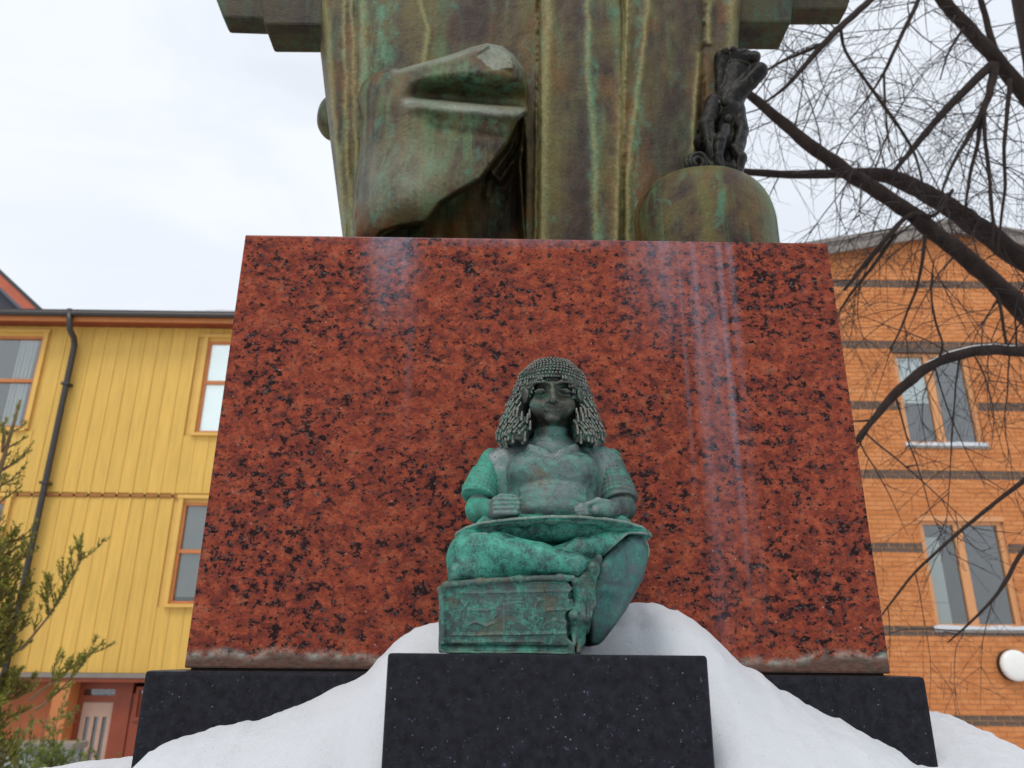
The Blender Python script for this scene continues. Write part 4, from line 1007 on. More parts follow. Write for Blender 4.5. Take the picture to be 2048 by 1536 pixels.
# ------------------------------------------------------------------ buildings
def rect_minus(x0, x1, z0, z1, holes):
    xs = sorted({x0, x1, *[min(max(v, x0), x1) for h in holes for v in h[:2]]}); zs = sorted({z0, z1, *[min(max(v, z0), z1) for h in holes for v in h[2:]]})
    out = []
    for i in range(len(xs)-1):
        for j in range(len(zs)-1):
            cx, cz = (xs[i]+xs[i+1])/2, (zs[j]+zs[j+1])/2
            if not any(h[0] < cx < h[1] and h[2] < cz < h[3] for h in holes): out.append((xs[i], xs[i+1], zs[j], zs[j+1]))
    return out
def window(parent, x0, x1, z0, z1, yf, mat, fw=0.06, rails=(), mull=(), inside=None, snow=False, sill=True, sillm=None, blind_drop=1.0, mw=0.06):
    """yf: plane of the frame's front"""
    f = MB()
    f.box(x0, x0+fw, yf, yf+0.09, z0, z1); f.box(x1-fw, x1, yf, yf+0.09, z0, z1)
    f.box(x0+fw, x1-fw, yf+0.002, yf+0.088, z0, z0+fw); f.box(x0+fw, x1-fw, yf+0.002, yf+0.088, z1-fw, z1)
    w_ = f.build('window', mat, parent)
    for r in rails: MB().box(x0+fw, x1-fw, yf+0.004, yf+0.08, r-0.03, r+0.03).build('glazing_bar', mat, w_)
    for m in mull: MB().box(m-mw, m+mw, yf+0.006, yf+0.082, z0+fw, z1-fw).build('mullion', mat, w_)
    xs = [x0+fw]+[m for m in mull]+[x1-fw]; zs = [z0+fw]+list(rails)+[z1-fw]
    for i in range(len(xs)-1):
        for j in range(len(zs)-1):
            MB().box(xs[i], xs[i+1], yf+0.045, yf+0.051, zs[j], zs[j+1]).build('pane', MAT['glass'], w_)
    if sill: MB().box(x0-0.05, x1+0.05, yf-0.07, yf-0.001, z0-0.05, z0-0.002).build('sill', sillm or mat, w_)
    if snow:
        pts = []
        v = MB(); n = 14
        for i in range(n):
            a = x0-0.04+(x1-x0+0.08)*i/n; b = x0-0.04+(x1-x0+0.08)*(i+1)/n
            h1 = 0.06+0.03*mn.noise(Vector((a*3, z0, 0))); h2 = 0.06+0.03*mn.noise(Vector((b*3, z0, 0)))
            v.prism([(a, z0-0.001), (b, z0-0.001), (b, z0+h2), (a, z0+h1)], yf-0.075+0.01*mn.noise(Vector((a*2, 3, z0))), yf-0.004)
        v.build('sill_snow', MAT['snow'], w_)
    if inside in ('blind', 'grey_blind', 'lit'): MB().box(x0+fw, x1-fw, yf+0.060, yf+0.066, z1-(z1-z0)*blind_drop, z1).build('blind', MAT[inside], w_)
    if inside == 'curtain':
        c = MB()
        for (a, b) in ((x0+fw+.03, x0+fw+(x1-x0)*.28), (x1-fw-(x1-x0)*.30, x1-fw-.10)):
            k = 9
            for i in range(k):
                xa = a+(b-a)*i/k; xb = a+(b-a)*(i+1)/k; yo = 0.07+0.02*(i % 2)
                c.box(xa, xb, yf+yo, yf+yo+0.02, z0+0.02, z1-0.02)
        c.build('curtain', MAT['curtain'], w_)
    return w_
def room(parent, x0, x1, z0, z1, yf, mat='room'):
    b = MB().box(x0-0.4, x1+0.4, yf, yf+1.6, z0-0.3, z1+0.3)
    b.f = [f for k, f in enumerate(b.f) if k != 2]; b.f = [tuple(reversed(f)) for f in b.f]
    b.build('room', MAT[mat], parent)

MAT['string'] = plain('ochre_string_course', S((160, 104, 48)), 0.7, 0.1)
def yellow_house():
    Y0 = 12.5; e0 = CZ
    root = empty('yellow_house', (-6, Y0+2, -1.1), 'yellow vertical board house with black gutter left of the monument', 'house')
    zE, zM, zB = e0+5.40, e0+2.45, e0-0.27
    wins = [(-9.35, -8.02, e0+3.55, e0+5.22), (-5.16, -3.9, e0+3.50, e0+5.17), (-5.17, -3.9, e0+0.74, e0+2.33), (-9.35, -8.02, e0+0.74, e0+2.33)]
    wb = MB()
    for r in rect_minus(-10.6, -1.0, zB, zE+0.008, wins): wb.box(r[0], r[1], Y0+0.03, Y0+0.2, r[2], r[3])
    wb.build('wall', MAT['yellow2'], root)
    bw = 0.228; n = int((10.6-1.0)/bw)
    for k in range(n):
        xa = -10.6+k*bw; xb = xa+bw-0.006
        for (z0, z1, yo) in ((zM+0.03, zE+0.006, 0.0), (zB, zM-0.05, 0.012)):
            segs = [(z0, z1)]
            for w_ in wins:
                if xb > w_[0]-0.08 and xa < w_[1]+0.08 and w_[2] < z1 and w_[3] > z0: segs = [(s0, s1) for (a, b) in segs for s0, s1 in ((a, min(b, w_[2]-0.05)), (max(a, w_[3]+0.07), b)) if s1-s0 > 0.05]
            for a, b in segs:
                j = rnd.uniform(-.002, .002)
                MB().box(xa, xb, Y0+yo+j, Y0+yo+0.024+j, a, b).build('board', MAT['yellow'], root)
                if not any(xb+0.003 > w_[0]-0.10 and xb+0.003 < w_[1]+0.10 and w_[2] < b+0.2 and w_[3] > a-0.2 and (abs(a-z0) > .01 or abs(b-z1) > .01) for w_ in wins):
                    MB().box(xb-0.012, xb+0.018, Y0+yo-0.012, Y0+yo-0.003, a-(0.072 if a > zM else 0), min(b+0.035, zE+0.008)).build('batten', MAT['yellow'], root)
    # string course between the storeys
    MB().box(-10.6, -1.0, Y0-0.012, Y0+0.028, zM-0.042, zM+0.004).build('string_course', MAT['string'], root)
    # window casings
    for i, w_ in enumerate(wins):
        k = MB(); x0, x1, z0, z1 = w_
        k.box(x0-0.075, x0-0.002, Y0-0.03, Y0+0.028, z0-0.02, z1+0.06); k.box(x1+0.002, x1+0.075, Y0-0.03, Y0+0.028, z0-0.02, z1+0.06); k.box(x0-0.1, x1+0.1, Y0-0.04, Y0+0.026, z1+0.062, z1+0.12)
        k.build('casing', MAT['yellow2'], root)
        window(root, x0, x1, z0, z1, Y0+0.012, MAT['orange'], 0.045, rails=[z0+(z1-z0)*(0.51 if i in (0, 2, 3) else 0.545)], inside=('curtain', 'lit', 'grey_blind', None)[i], sillm=MAT['yellow2'], blind_drop=(1, 1, 0.93, 1)[i])
        room(root, x0, x1, z0, z1, Y0+0.21)
    # eaves: soffit, fascia, gutter, roof
    MB().box(-10.6, -0.9, Y0-0.30, Y0+0.2, zE+0.012, zE+0.045).build('soffit', MAT['soffit'], root)
    MB().box(-10.6, -0.9, Y0-0.335, Y0-0.302, zE-0.03, zE+0.075).build('fascia', MAT['orange'], root)
    g = MB(); pts = [(x, Y0-0.39, zE+0.085) for x in np.linspace(-10.6, -0.9, 12)]; g.tube(pts, 0.048, 10); g.build('gutter', MAT['gutter'], root, True)
    r = MB(); z = zE+0.10
    r.v += [(-10.7, Y0-0.42, z), (-0.8, Y0-0.42, z), (-0.8, Y0+5, z+1.6), (-10.7, Y0+5, z+1.6), (-10.7, Y0-0.42, z+0.05), (-0.8, Y0-0.42, z+0.05), (-0.8, Y0+5, z+1.66), (-10.7, Y0+5, z+1.66)]
    r.f += [(0, 3, 2, 1), (4, 5, 6, 7), (0, 1, 5, 4), (1, 2, 6, 5), (2, 3, 7, 6), (3, 0, 4, 7)]
    r.build('roof', MAT['roof'], root)
    sn = MB()
    for i in range(24):
        a = -5.75+i*0.2; hh = 0.035+0.03*abs(mn.noise(Vector((a*1.7, 2, 0)))); hb = 0.035+0.03*abs(mn.noise(Vector(((a+0.2)*1.7, 2, 0))))
        sn.prism([(a, z+0.045), (a+0.2, z+0.045), (a+0.2, z+0.05+hb*(min(1, i/4))), (a, z+0.05+hh*(min(1, i/4)))], Y0-0.40, Y0+0.3)
    sn.build('roof_snow', MAT['snow'], root)
    # downpipe with its swan neck
    def tp(px, py, y): return un(px, py, y)
    pts = [tp(139, 619, Y0-0.40), tp(139, 650, Y0-0.40), tp(140, 660, Y0-0.36), tp(148, 676, Y0-0.2), tp(149, 690, Y0-0.12)]
    x = pts[-1][0]; zz = pts[-1][2]
    pts += [np.array([x, Y0-0.115, zz-0.12]), np.array([x+0.0, Y0-0.11, e0+2.5]), np.array([x, Y0-0.11, -1.0])]
    dp = MB().tube(pts, 0.05, 10).build('downpipe', MAT['gutter'], root, True)
    for zc in (e0+4.3, e0+2.6, e0+0.9): MB().box(x-0.065, x+0.065, Y0-0.175, Y0-0.02, zc-0.02, zc+0.02).build('pipe_bracket', MAT['gutter'], dp)
    # sill beam and the ground storey set back under it
    MB().box(-10.6, -1.0, Y0-0.05, Y0+0.2, zB-0.07, zB-0.004).build('sill_beam', MAT['fascia'], root)
    MB().box(-10.6, -1.0, Y0-0.03, Y0+0.2, zB-0.13, zB-0.072).build('lintel_board', MAT['soffit'], root)
    y1 = Y0+0.25; zG = -1.1
    dx0, dx1 = un(152, 1420, y1)[0], un(228, 1420, y1)[0]; dz = e0-0.62
    lw = MB()
    for r_ in rect_minus(-10.6, -1.0, zG, zB-0.08, [(dx0-0.1, dx1+0.95, zG-1, zB-0.1)]): lw.box(r_[0], r_[1], y1, y1+0.2, r_[2], r_[3])
    lw.build('lower_wall', MAT['lowwall'], root)
    MB().box(dx0-0.24, dx0-0.002, y1-0.28, y1+0.1, zG, zB-0.135).build('porch_post', MAT['orange'], root)
    fr = MB(); fr.box(dx0, dx0+0.07, y1, y1+0.12, zG, zB-0.14); fr.box(dx1-0.02, dx1+0.24, y1-0.01, y1+0.12, zG, zB-0.14); fr.box(dx0+0.07, dx1-0.02, y1+0.002, y1+0.118, dz-0.07, dz+0.02); fr.box(dx0+0.07, dx1-0.02, y1+0.002, y1+0.118, zB-0.24, zB-0.14)
    door = fr.build('door', MAT['door_red'], root)
    MB().box(dx0+0.07, dx1-0.02, y1+0.05, y1+0.056, dz+0.02, zB-0.24).build('fanlight', MAT['glass'], door)
    d0, d1 = dx0+0.075, dx1-0.025; wd = d1-d0
    slots = [(d0+wd*(0.16+0.27*k), d0+wd*(0.30+0.27*k), dz-1.25, dz-0.28) for k in range(3)]
    lf = MB()
    for r_ in rect_minus(d0, d1, zG+0.02, dz-0.075, slots): lf.box(r_[0], r_[1], y1+0.03, y1+0.075, r_[2], r_[3])
    lf.build('leaf', MAT['door_pink'], door)
    for s in slots: MB().box(s[0], s[1], y1+0.055, y1+0.06, s[2], s[3]).build('pane', MAT['glass'], door)
    MB().tube([(d1-0.09, y1-0.02, dz-1.15), (d1-0.2, y1-0.02, dz-1.15)], 0.012, 6).build('handle', MAT['gutter'], door)
    MB().box(dx1+0.25, dx1+0.62, y1+0.01, y1+0.1, zG, zB-0.30).build('side_panel', MAT['door_red'], root)
    sw = window(root, dx1+0.30, dx1+0.95, e0-0.95, zB-0.20, y1-0.03, MAT['door_red'], 0.05, inside='blind', sill=False)
    room(root, dx0, dx1+0.9, zG, zB-0.2, y1+0.22)
yellow_house()

def far_gable():
    Y0 = 16.0
    root = empty('gabled_house', (-13.2, Y0+2, -1.1), 'dark gable with red verge board rising behind the yellow house', 'house')
    a = un(0, 542, Y0); b = un(76, 613, Y0)
    sl_ = (b[2]-a[2])/(b[0]-a[0])
    ex = b[0]+0.5; ez = b[2]+sl_*0.5; rx = a[0]-2.6; rz = a[2]-sl_*2.6
    th = 0.30
    MB().prism([(ex, ez-th), (ex, ez), (rx, rz), (rx, rz-th)], Y0-0.25, Y0-0.21).build('verge_board', MAT['soffit_l'], root)
    MB().prism([(2*rx-ex, ez-th), (rx, rz-th), (rx, rz), (2*rx-ex, ez)], Y0-0.25, Y0-0.21).build('verge_board', MAT['soffit_l'], root)
    MB().prism([(2*rx-ex+0.4, -1.1), (ex-0.4, -1.1), (ex-0.4, ez-0.1), (rx, rz-0.33), (2*rx-ex+0.4, ez-0.1)], Y0, Y0+3).build('gable_wall', MAT['slate'], root)
    MB().prism([(ex+0.02, ez-0.06), (ex+0.02, ez+0.03), (rx, rz+0.05), (rx, rz-0.02)], Y0-0.27, Y0-0.05).build('roof', MAT['roof'], root)
    MB().prism([(2*rx-ex-0.02, ez-0.06), (rx, rz-0.02), (rx, rz+0.05), (2*rx-ex-0.02, ez+0.03)], Y0-0.27, Y0-0.05).build('roof', MAT['roof'], root)
MAT['soffit_l'] = plain('red_verge', S((178, 88, 60)), 0.6, 0.1, 5.0)
MAT['slate'] = plain('dark_gable_boards', S((62, 62, 72)), 0.7, 0.2, 3.0, stretch=(6, 1, 1))
far_gable()

def brick_house():
    Y0 = 13.5; e0 = CZ
    root = empty('brick_house', (8, Y0+3, -1.1), 'orange brick gable house with dark brick bands right of the monument', 'house')
    wins = [(7.40, 8.84, e0+3.70, e0+5.56), (7.36, 8.86, e0+0.50, e0+2.36)]
    pk = (9.0, e0+8.30); sl_ = 0.195
    X0, X1 = 3.2, 14.8
    roofz = lambda x: pk[1]-sl_*abs(x-pk[0])
    wb = MB()
    for r in rect_minus(X0, X1, -1.1, roofz(X0)-0.3, wins): wb.box(r[0], r[1], Y0+0.012, Y0+0.25, r[2], r[3])
    wb.prism([(X0, roofz(X0)-0.3), (X1, roofz(X1)-0.3), (X1, roofz(X1)-0.05), (pk[0], pk[1]-0.05), (X0, roofz(X0)-0.05)], Y0+0.012, Y0+0.25)
    wb.build('wall', MAT['mortar2'], root)
    bl, bh, j = 0.262, 0.0815, 0.012
    bands = [e0+7.02, e0+5.70, e0+4.46, e0+3.17, e0+1.84, e0+0.50, e0-0.87]
    st = MB(); bx0, bx1 = 5.6, 11.0; row = 0; z = -1.0; ndark = 0
    protos = {}
    while z < pk[1]:
        near = [b for b in bands if abs(z+bh/2-b) < bh*1.02]
        off = (row % 2)*bl*0.5
        x = bx0-off
        while x < bx1:
            a, b = x, x+bl-j; x += bl
            if roofz((a+b)/2) < z+bh+0.12: continue
            segs = [(a, b)]
            for w_ in wins:
                if w_[2] < z+bh*0.5 < w_[3]: segs = [(s0, s1) for (p, q_) in segs for s0, s1 in ((p, min(q_, w_[0])), (max(p, w_[1]), q_)) if s1-s0 > 0.02]
            for p, q_ in segs:
                yo = Y0+rnd.uniform(-.002, .003)
                if near:
                    key = round(q_-p, 3)
                    if key not in protos:
                        mb = MB().box(-(q_-p)/2+0.005, (q_-p)/2-0.005, 0, 0.03, 0.003, bh-j-0.003); me = bpy.data.meshes.new('dark_brick'); me.from_pydata(mb.v, [], mb.f); me.update(); me.materials.append(MAT['dbrick']); protos[key] = me
                    o = bpy.data.objects.new('dark_brick', protos[key]); COL.objects.link(o); o.parent = root
                    o.location = Vector(((p+q_)/2, yo-0.003, z))-root.location; ndark += 1
                else: st.box(p, q_, yo, yo+0.03, z, z+bh-j)
        z += bh; row += 1
    o = st.build('brickwork', MAT['brick'], root); tag(o, kind='stuff')
    # windows in timber frames, two lights each
    for i, w_ in enumerate(wins):
        m = w_[0]+(w_[1]-w_[0])*(0.475 if i == 0 else 0.47)
        wn = window(root, w_[0], w_[1], w_[2], w_[3], Y0+0.05, MAT['wood'], 0.09, mull=[m], inside=None, snow=True, sill=True, sillm=MAT['fascia'], mw=0.075)
        room(root, w_[0], w_[1], w_[2], w_[3], Y0+0.27)
        if i == 1: MB().box(w_[0]+0.12, w_[0]+0.36, Y0+0.125, Y0+0.135, w_[2], w_[3]-0.3).build('curtain', MAT['curtain'], wn)
        else:
            MB().box(w_[0]+0.09, w_[0]+0.60, Y0+0.125, Y0+0.135, w_[3]-1.0, w_[3]-0.09).build('blind', MAT['blind'], wn)
        MB().box(w_[0]-0.02, w_[1]+0.02, Y0-0.012, Y0+0.05, w_[3]-0.03, w_[3]+0.06).build('lintel', MAT['dbrick'] if i == 0 else MAT['wood'], wn)
    # roof and verge
    th = 0.26
    MB().prism([(X0-0.5, roofz(X0-0.5)-th), (pk[0], pk[1]-th), (pk[0], pk[1]), (X0-0.5, roofz(X0-0.5))], Y0-0.22, Y0-0.16).build('verge_board', MAT['fascia'], root)
    MB().prism([(pk[0], pk[1]-th), (X1+0.5, roofz(X1+0.5)-th), (X1+0.5, roofz(X1+0.5)), (pk[0], pk[1])], Y0-0.22, Y0-0.16).build('verge_board', MAT['fascia'], root)
    MB().prism([(X0-0.5, roofz(X0-0.5)-0.03), (pk[0], pk[1]-0.03), (pk[0], pk[1]+0.05), (X0-0.5, roofz(X0-0.5)+0.05)], Y0-0.26, Y0+6).build('roof', MAT['fascia'], root)
    MB().prism([(pk[0], pk[1]-0.03), (X1+0.5, roofz(X1+0.5)-0.03), (X1+0.5, roofz(X1+0.5)+0.05), (pk[0], pk[1]+0.05)], Y0-0.26, Y0+6).build('roof', MAT['fascia'], root)
    # round wall lamp
    c = un(2032, 1331, Y0-0.12); r = 0.245
    lamp = empty('wall_lamp', (c[0], Y0-0.02, c[2]), 'round white wall lamp low on the orange brick wall', 'lamp')
    v = MB(); v.tube([(c[0], Y0-0.004, c[2]), (c[0], Y0-0.09, c[2])], [r*1.03, r*1.03], 40); v.build('back_plate', MAT['gutter'], lamp, False)
    prof = [(1.0, -0.091), (1.0, -0.13), (0.96, -0.155), (0.8, -0.175), (0.5, -0.187), (0.0, -0.19)]
    vv = []; ns = 40
    for rr, yy in prof:
        for k in range(ns): vv.append((c[0]+r*rr*math.cos(2*math.pi*k/ns), Y0+yy, c[2]+r*rr*math.sin(2*math.pi*k/ns)))
    ff = [(i*ns+k, i*ns+(k+1) % ns, (i+1)*ns+(k+1) % ns, (i+1)*ns+k) for i in range(len(prof)-1) for k in range(ns)]
    link('shade', mesh_np('shade', vv, ff), MAT['white'], lamp, True)
brick_house()
# ------------------------------------------------------------------ bare tree at the right
def bare_tree():
    Y0 = 5.6; rt = random.Random(21); nr = np.random.RandomState(4)
    base = un(2086, 60, Y0+0.5); bx = base[0]
    root = empty('bare_tree', (bx+0.05, Y0+0.5, -0.3), 'leafless dark tree with drooping twigs at the right', 'tree')
    tr = MB(); zz = np.linspace(-0.4, 9.5, 24)
    rads = [0.34-0.17*min(1, max(0, z)/9.5)+(0.10 if z < 0.2 else 0) for z in zz]
    pts = [np.array([bx+0.06*math.sin(z*0.8)-0.05, Y0+0.5+0.05*math.sin(z*1.1+2), z]) for z in zz]
    trunk = tr.tube(pts, rads, 14).build('trunk', MAT['bark'], root, True)
    for v in trunk.data.vertices:
        n = mn.noise(Vector((v.co.x*9, v.co.y*9, v.co.z*2.2))); d = Vector((v.co.x, v.co.y, 0)); v.co += d.normalized()*0.03*n
    # limbs read from the photograph: (px, py, depth) and width in px
    limbs = [
        ([(2330, 640, 6.0), (2180, 575, 5.9), (2048, 520, 5.8), (1960, 455, 5.7), (1880, 402, 5.6), (1815, 368, 5.5), (1760, 350, 5.45), (1690, 346, 5.4), (1600, 350, 5.3), (1500, 344, 5.2), (1400, 330, 5.1)], [60, 56, 50, 46, 42, 38, 32, 24, 20, 16, 11]),
        ([(2350, 830, 6.0), (2180, 740, 5.6), (2048, 622, 5.2), (1985, 562, 5.1), (1900, 490, 5.0), (1820, 425, 4.95), (1740, 372, 4.9), (1680, 335, 4.85), (1600, 275, 4.8), (1530, 215, 4.75), (1470, 165, 4.7), (1400, 110, 4.7)], [60, 56, 46, 42, 38, 36, 34, 33, 28, 22, 16, 10]),
        ([(2200, 330, 6.1), (2100, 245, 6.0), (2048, 190, 5.9), (1992, 118, 5.8), (1940, 60, 5.7), (1890, 5, 5.6), (1840, -70, 5.5)], [40, 37, 34, 32, 30, 28, 22]),
        ([(2330, 740, 6.1), (2180, 712, 5.5), (2048, 704, 5.0), (1990, 700, 4.9), (1930, 706, 4.8), (1870, 728, 4.75), (1815, 765, 4.7), (1775, 805, 4.7), (1740, 848, 4.65), (1712, 884, 4.6), (1690, 920, 4.6)], [40, 34, 26, 25, 24, 23, 24, 20, 15, 12, 9]),
        ([(1985, 128, 5.8), (1930, 180, 5.75), (1890, 222, 5.7), (1840, 280, 5.6), (1790, 340, 5.5)], [22, 19, 18, 15, 9]),
        ([(1990, 130, 5.8), (1982, 175, 5.75), (1962, 230, 5.7), (1930, 285, 5.6), (1900, 340, 5.5), (1880, 395, 5.45)], [22, 18, 16, 10, 7, 5]),
        ([(1962, 230, 5.7), (1955, 290, 5.65), (1942, 340, 5.6), (1930, 420, 5.55)], [12, 9, 8, 4]),
        ([(1968, 215, 5.7), (1970, 280, 5.6), (1978, 350, 5.55), (1985, 430, 5.5), (1986, 500, 5.45)], [10, 8, 8, 7, 3]),
        ([(2020, 160, 5.8), (2014, 230, 5.7), (2008, 300, 5.6), (2010, 370, 5.6), (2002, 440, 5.5), (1995, 510, 5.5)], [12, 9, 8, 7, 6, 3]),
        ([(1860, -70, 5.4), (1835, 5, 5.4), (1810, 55, 5.3), (1785, 110, 5.2), (1768, 145, 5.2), (1740, 190, 5.1), (1700, 240, 5.0)], [14, 11, 10, 9, 8, 5, 3]),
        ([(1768, 145, 5.2), (1770, 210, 5.1), (1775, 260, 5.0), (1778, 300, 5.0)], [6, 5, 4, 2]),
        ([(1790, -60, 5.2), (1740, 0, 5.1), (1690, 45, 5.0), (1650, 85, 4.9), (1610, 130, 4.85), (1575, 170, 4.8), (1530, 205, 4.75)], [20, 17, 16, 15, 12, 9, 5]),
        ([(1640, 90, 4.9), (1560, 125, 4.8), (1515, 155, 4.7), (1470, 190, 4.7)], [9, 7, 6, 4]),
        ([(1680, 50, 5.0), (1690, 100, 5.0), (1720, 145, 4.95), (1770, 215, 4.9), (1805, 265, 4.9), (1830, 310, 4.9), (1845, 365, 4.85)], [8, 7, 7, 8, 7, 6, 4]),
        ([(1994, 120, 5.8), (1972, 40, 5.75), (1958, -20, 5.7), (1950, -90, 5.7)], [18, 14, 12, 9]),
        ([(1932, 52, 5.69), (1918, 70, 5.6), (1895, 110, 5.5), (1880, 160, 5.5)], [9, 7, 5, 3]),
        ([(2048, 960, 4.9), (2010, 990, 4.85), (1960, 1030, 4.8), (1900, 1080, 4.8), (1830, 1145, 4.75), (1790, 1195, 4.7), (1760, 1235, 4.7)], [12, 10, 9, 8, 6, 5, 3]),
        ([(2250, 880, 5.6), (2140, 905, 5.2), (2048, 960, 4.9)], [22, 16, 12]),
        ([(2230, 980, 5.4), (2120, 1030, 5.1), (2048, 1100, 4.9), (2010, 1165, 4.85), (1975, 1210, 4.8), (1930, 1255, 4.8), (1895, 1285, 4.8)], [18, 14, 10, 9, 7, 5, 3]),
        ([(1905, 380, 4.95), (1870, 430, 4.9), (1820, 430, 4.9), (1770, 480, 4.8), (1720, 540, 4.8), (1690, 580, 4.75)], [8, 9, 12, 13, 10, 6]),
        ([(1790, 470, 4.85), (1740, 540, 4.8), (1700, 590, 4.8), (1670, 640, 4.8)], [10, 8, 6, 3]),
        ([(1850, 470, 4.95), (1845, 520, 4.9), (1835, 570, 4.9), (1820, 610, 4.9), (1800, 660, 4.85), (1780, 700, 4.8)], [9, 8, 7, 6, 5, 3]),
        ([(1985, 570, 5.1), (2000, 610, 5.05), (2008, 660, 5.0), (2014, 695, 5.0)], [10, 8, 7, 6]),
        ([(1872, 730, 4.75), (1885, 690, 4.75), (1870, 640, 4.75), (1862, 580, 4.7), (1868, 520, 4.7)], [6, 5, 5, 4, 3]),
    ]
    starts = []
    for li, (pp, wd) in enumerate(limbs):
        P = [un(a, b, y) for a, b, y in pp]
        # resample smoothly (Catmull-Rom)
        Q = []; Rr = []
        for i in range(len(P)-1):
            p0 = P[max(i-1, 0)]; p1 = P[i]; p2 = P[i+1]; p3 = P[min(i+2, len(P)-1)]
            for k in range(5):
                t = k/5
                Q.append(0.5*((2*p1)+(p2-p0)*t+(2*p0-5*p1+4*p2-p3)*t*t+(-p0+3*p1-3*p2+p3)*t**3)); Rr.append((wd[i]+(wd[i+1]-wd[i])*t)*0.43*mpp(P[i]))
        Q.append(P[-1]); Rr.append(wd[-1]*0.43*mpp(P[-1]))
        Q = [q_+0.25*r_*np.array(mn.noise_vector(Vector(q_)*6)) for q_, r_ in zip(Q, Rr)]
        Rr = [r_*(1+0.12*mn.noise(Vector(q_)*11)) for q_, r_ in zip(Q, Rr)]
        br = MB().tube(Q, Rr, 9 if wd[0] > 14 else 6).build('branch', MAT['bark'], root, True)
        if li in (1, 3):      # snow lying along the top of the limb
            lo, hi = (14, 26) if li == 1 else (10, 38)
            n = 0
            for s0 in ((lo, lo+5), (lo+9, hi)) if li == 1 else ((lo, hi-10), (hi-7, hi)):
                seg = list(range(s0[0], min(s0[1], len(Q)-1)))
                MB().tube([Q[i]+np.array([0, 0, Rr[i]*0.82]) for i in seg], [Rr[i]*0.34*(0.35 if i in (seg[0], seg[-1]) else 1) for i in seg], 7).build('branch_snow', MAT['snow'], br, True)
        for i in range(1, len(Q)): starts.append((Q[i], Q[i]-Q[i-1], Rr[i], 0.7 if li in (0, 1, 2, 4, 5, 9, 11, 12, 13) else (0.22 if li in (16, 17, 18) else 0.5)))
    tw = MB(); cnt = 0
    def grow(p, d, L, r, lvl):
        nonlocal cnt
        n = 7 if lvl == 0 else 5
        pts = [p]; cur = p.copy(); dd = d/np.linalg.norm(d); bend = nr.normal(0, 0.10, 3)
        for i in range(n):
            dd = dd+bend*0.55+nr.normal(0, 0.075, 3)+np.array([0, 0, -0.10 if lvl == 0 else -0.03]); dd /= np.linalg.norm(dd)
            cur = cur+dd*L/n; pts.append(cur.copy())
        tw.tube(pts, [max(r*(1-0.75*i/n), 0.0011) for i in range(n+1)], 4 if lvl == 0 else 3, False); cnt += 1
        if lvl < 2:
            m = int(L/(0.15 if lvl == 0 else 0.14))
            for k in range(m):
                t = nr.uniform(0.15, 1.0); i = min(int(t*n), n-1)
                q_ = pts[i]+(pts[i+1]-pts[i])*(t*n-i)
                a = pts[i+1]-pts[i]; a /= np.linalg.norm(a)
                s = nr.normal(0, 1, 3); s -= a*np.dot(s, a); s /= np.linalg.norm(s)
                grow(q_, a*0.75+s*0.75, L*nr.uniform(0.22, 0.5), r*0.5, lvl+1)
    for (p, d, r, pr) in starts:
        if r < 0.002: continue
        a = d/np.linalg.norm(d)
        for k in range(1 if nr.random_sample() < pr*0.72 else 0):
            s = nr.normal(0, 1, 3); s -= a*np.dot(s, a); s /= np.linalg.norm(s); s[2] -= 0.25; s[1] *= 0.7
            grow(np.array(p), a*nr.uniform(0.1, 0.7)+s, nr.uniform(0.45, 1.45), min(0.007, max(0.0035, r*0.35)), 0)
    o = tw.build('twigs', MAT['twig'], root, False); tag(o, kind='stuff')
    print('twigs', cnt, len(tw.f))
bare_tree()

# ------------------------------------------------------------------ young conifer at the left, shrub and low wall behind it
def needle_shoots(mb, pts, nr, ln=0.022, step=0.006, wd=0.0016, per=3):
    for i in range(len(pts)-1):
        a, b = pts[i], pts[i+1]; L = np.linalg.norm(b-a); t = (b-a)/(L+1e-9)
        for k in range(max(1, int(L/step))):
            p = a+(b-a)*nr.random_sample()
            for _ in range(per):
                s = nr.normal(0, 1, 3); s -= t*np.dot(s, t); s /= np.linalg.norm(s)+1e-9
                d = t*nr.uniform(0.5, 1.0)+s*nr.uniform(0.5, 0.9); d /= np.linalg.norm(d)
                l_ = ln*nr.uniform(0.7, 1.25); w_ = np.cross(d, s); w_ = w_/np.linalg.norm(w_)*wd
                n = len(mb.v); e = p+d*l_
                mb.v += [tuple(p-w_*0.6), tuple(p+w_*0.6), tuple(p+d*l_*0.5+w_), tuple(e), tuple(p+d*l_*0.5-w_)]
                mb.f += [(n, n+1, n+2, n+3, n+4)]
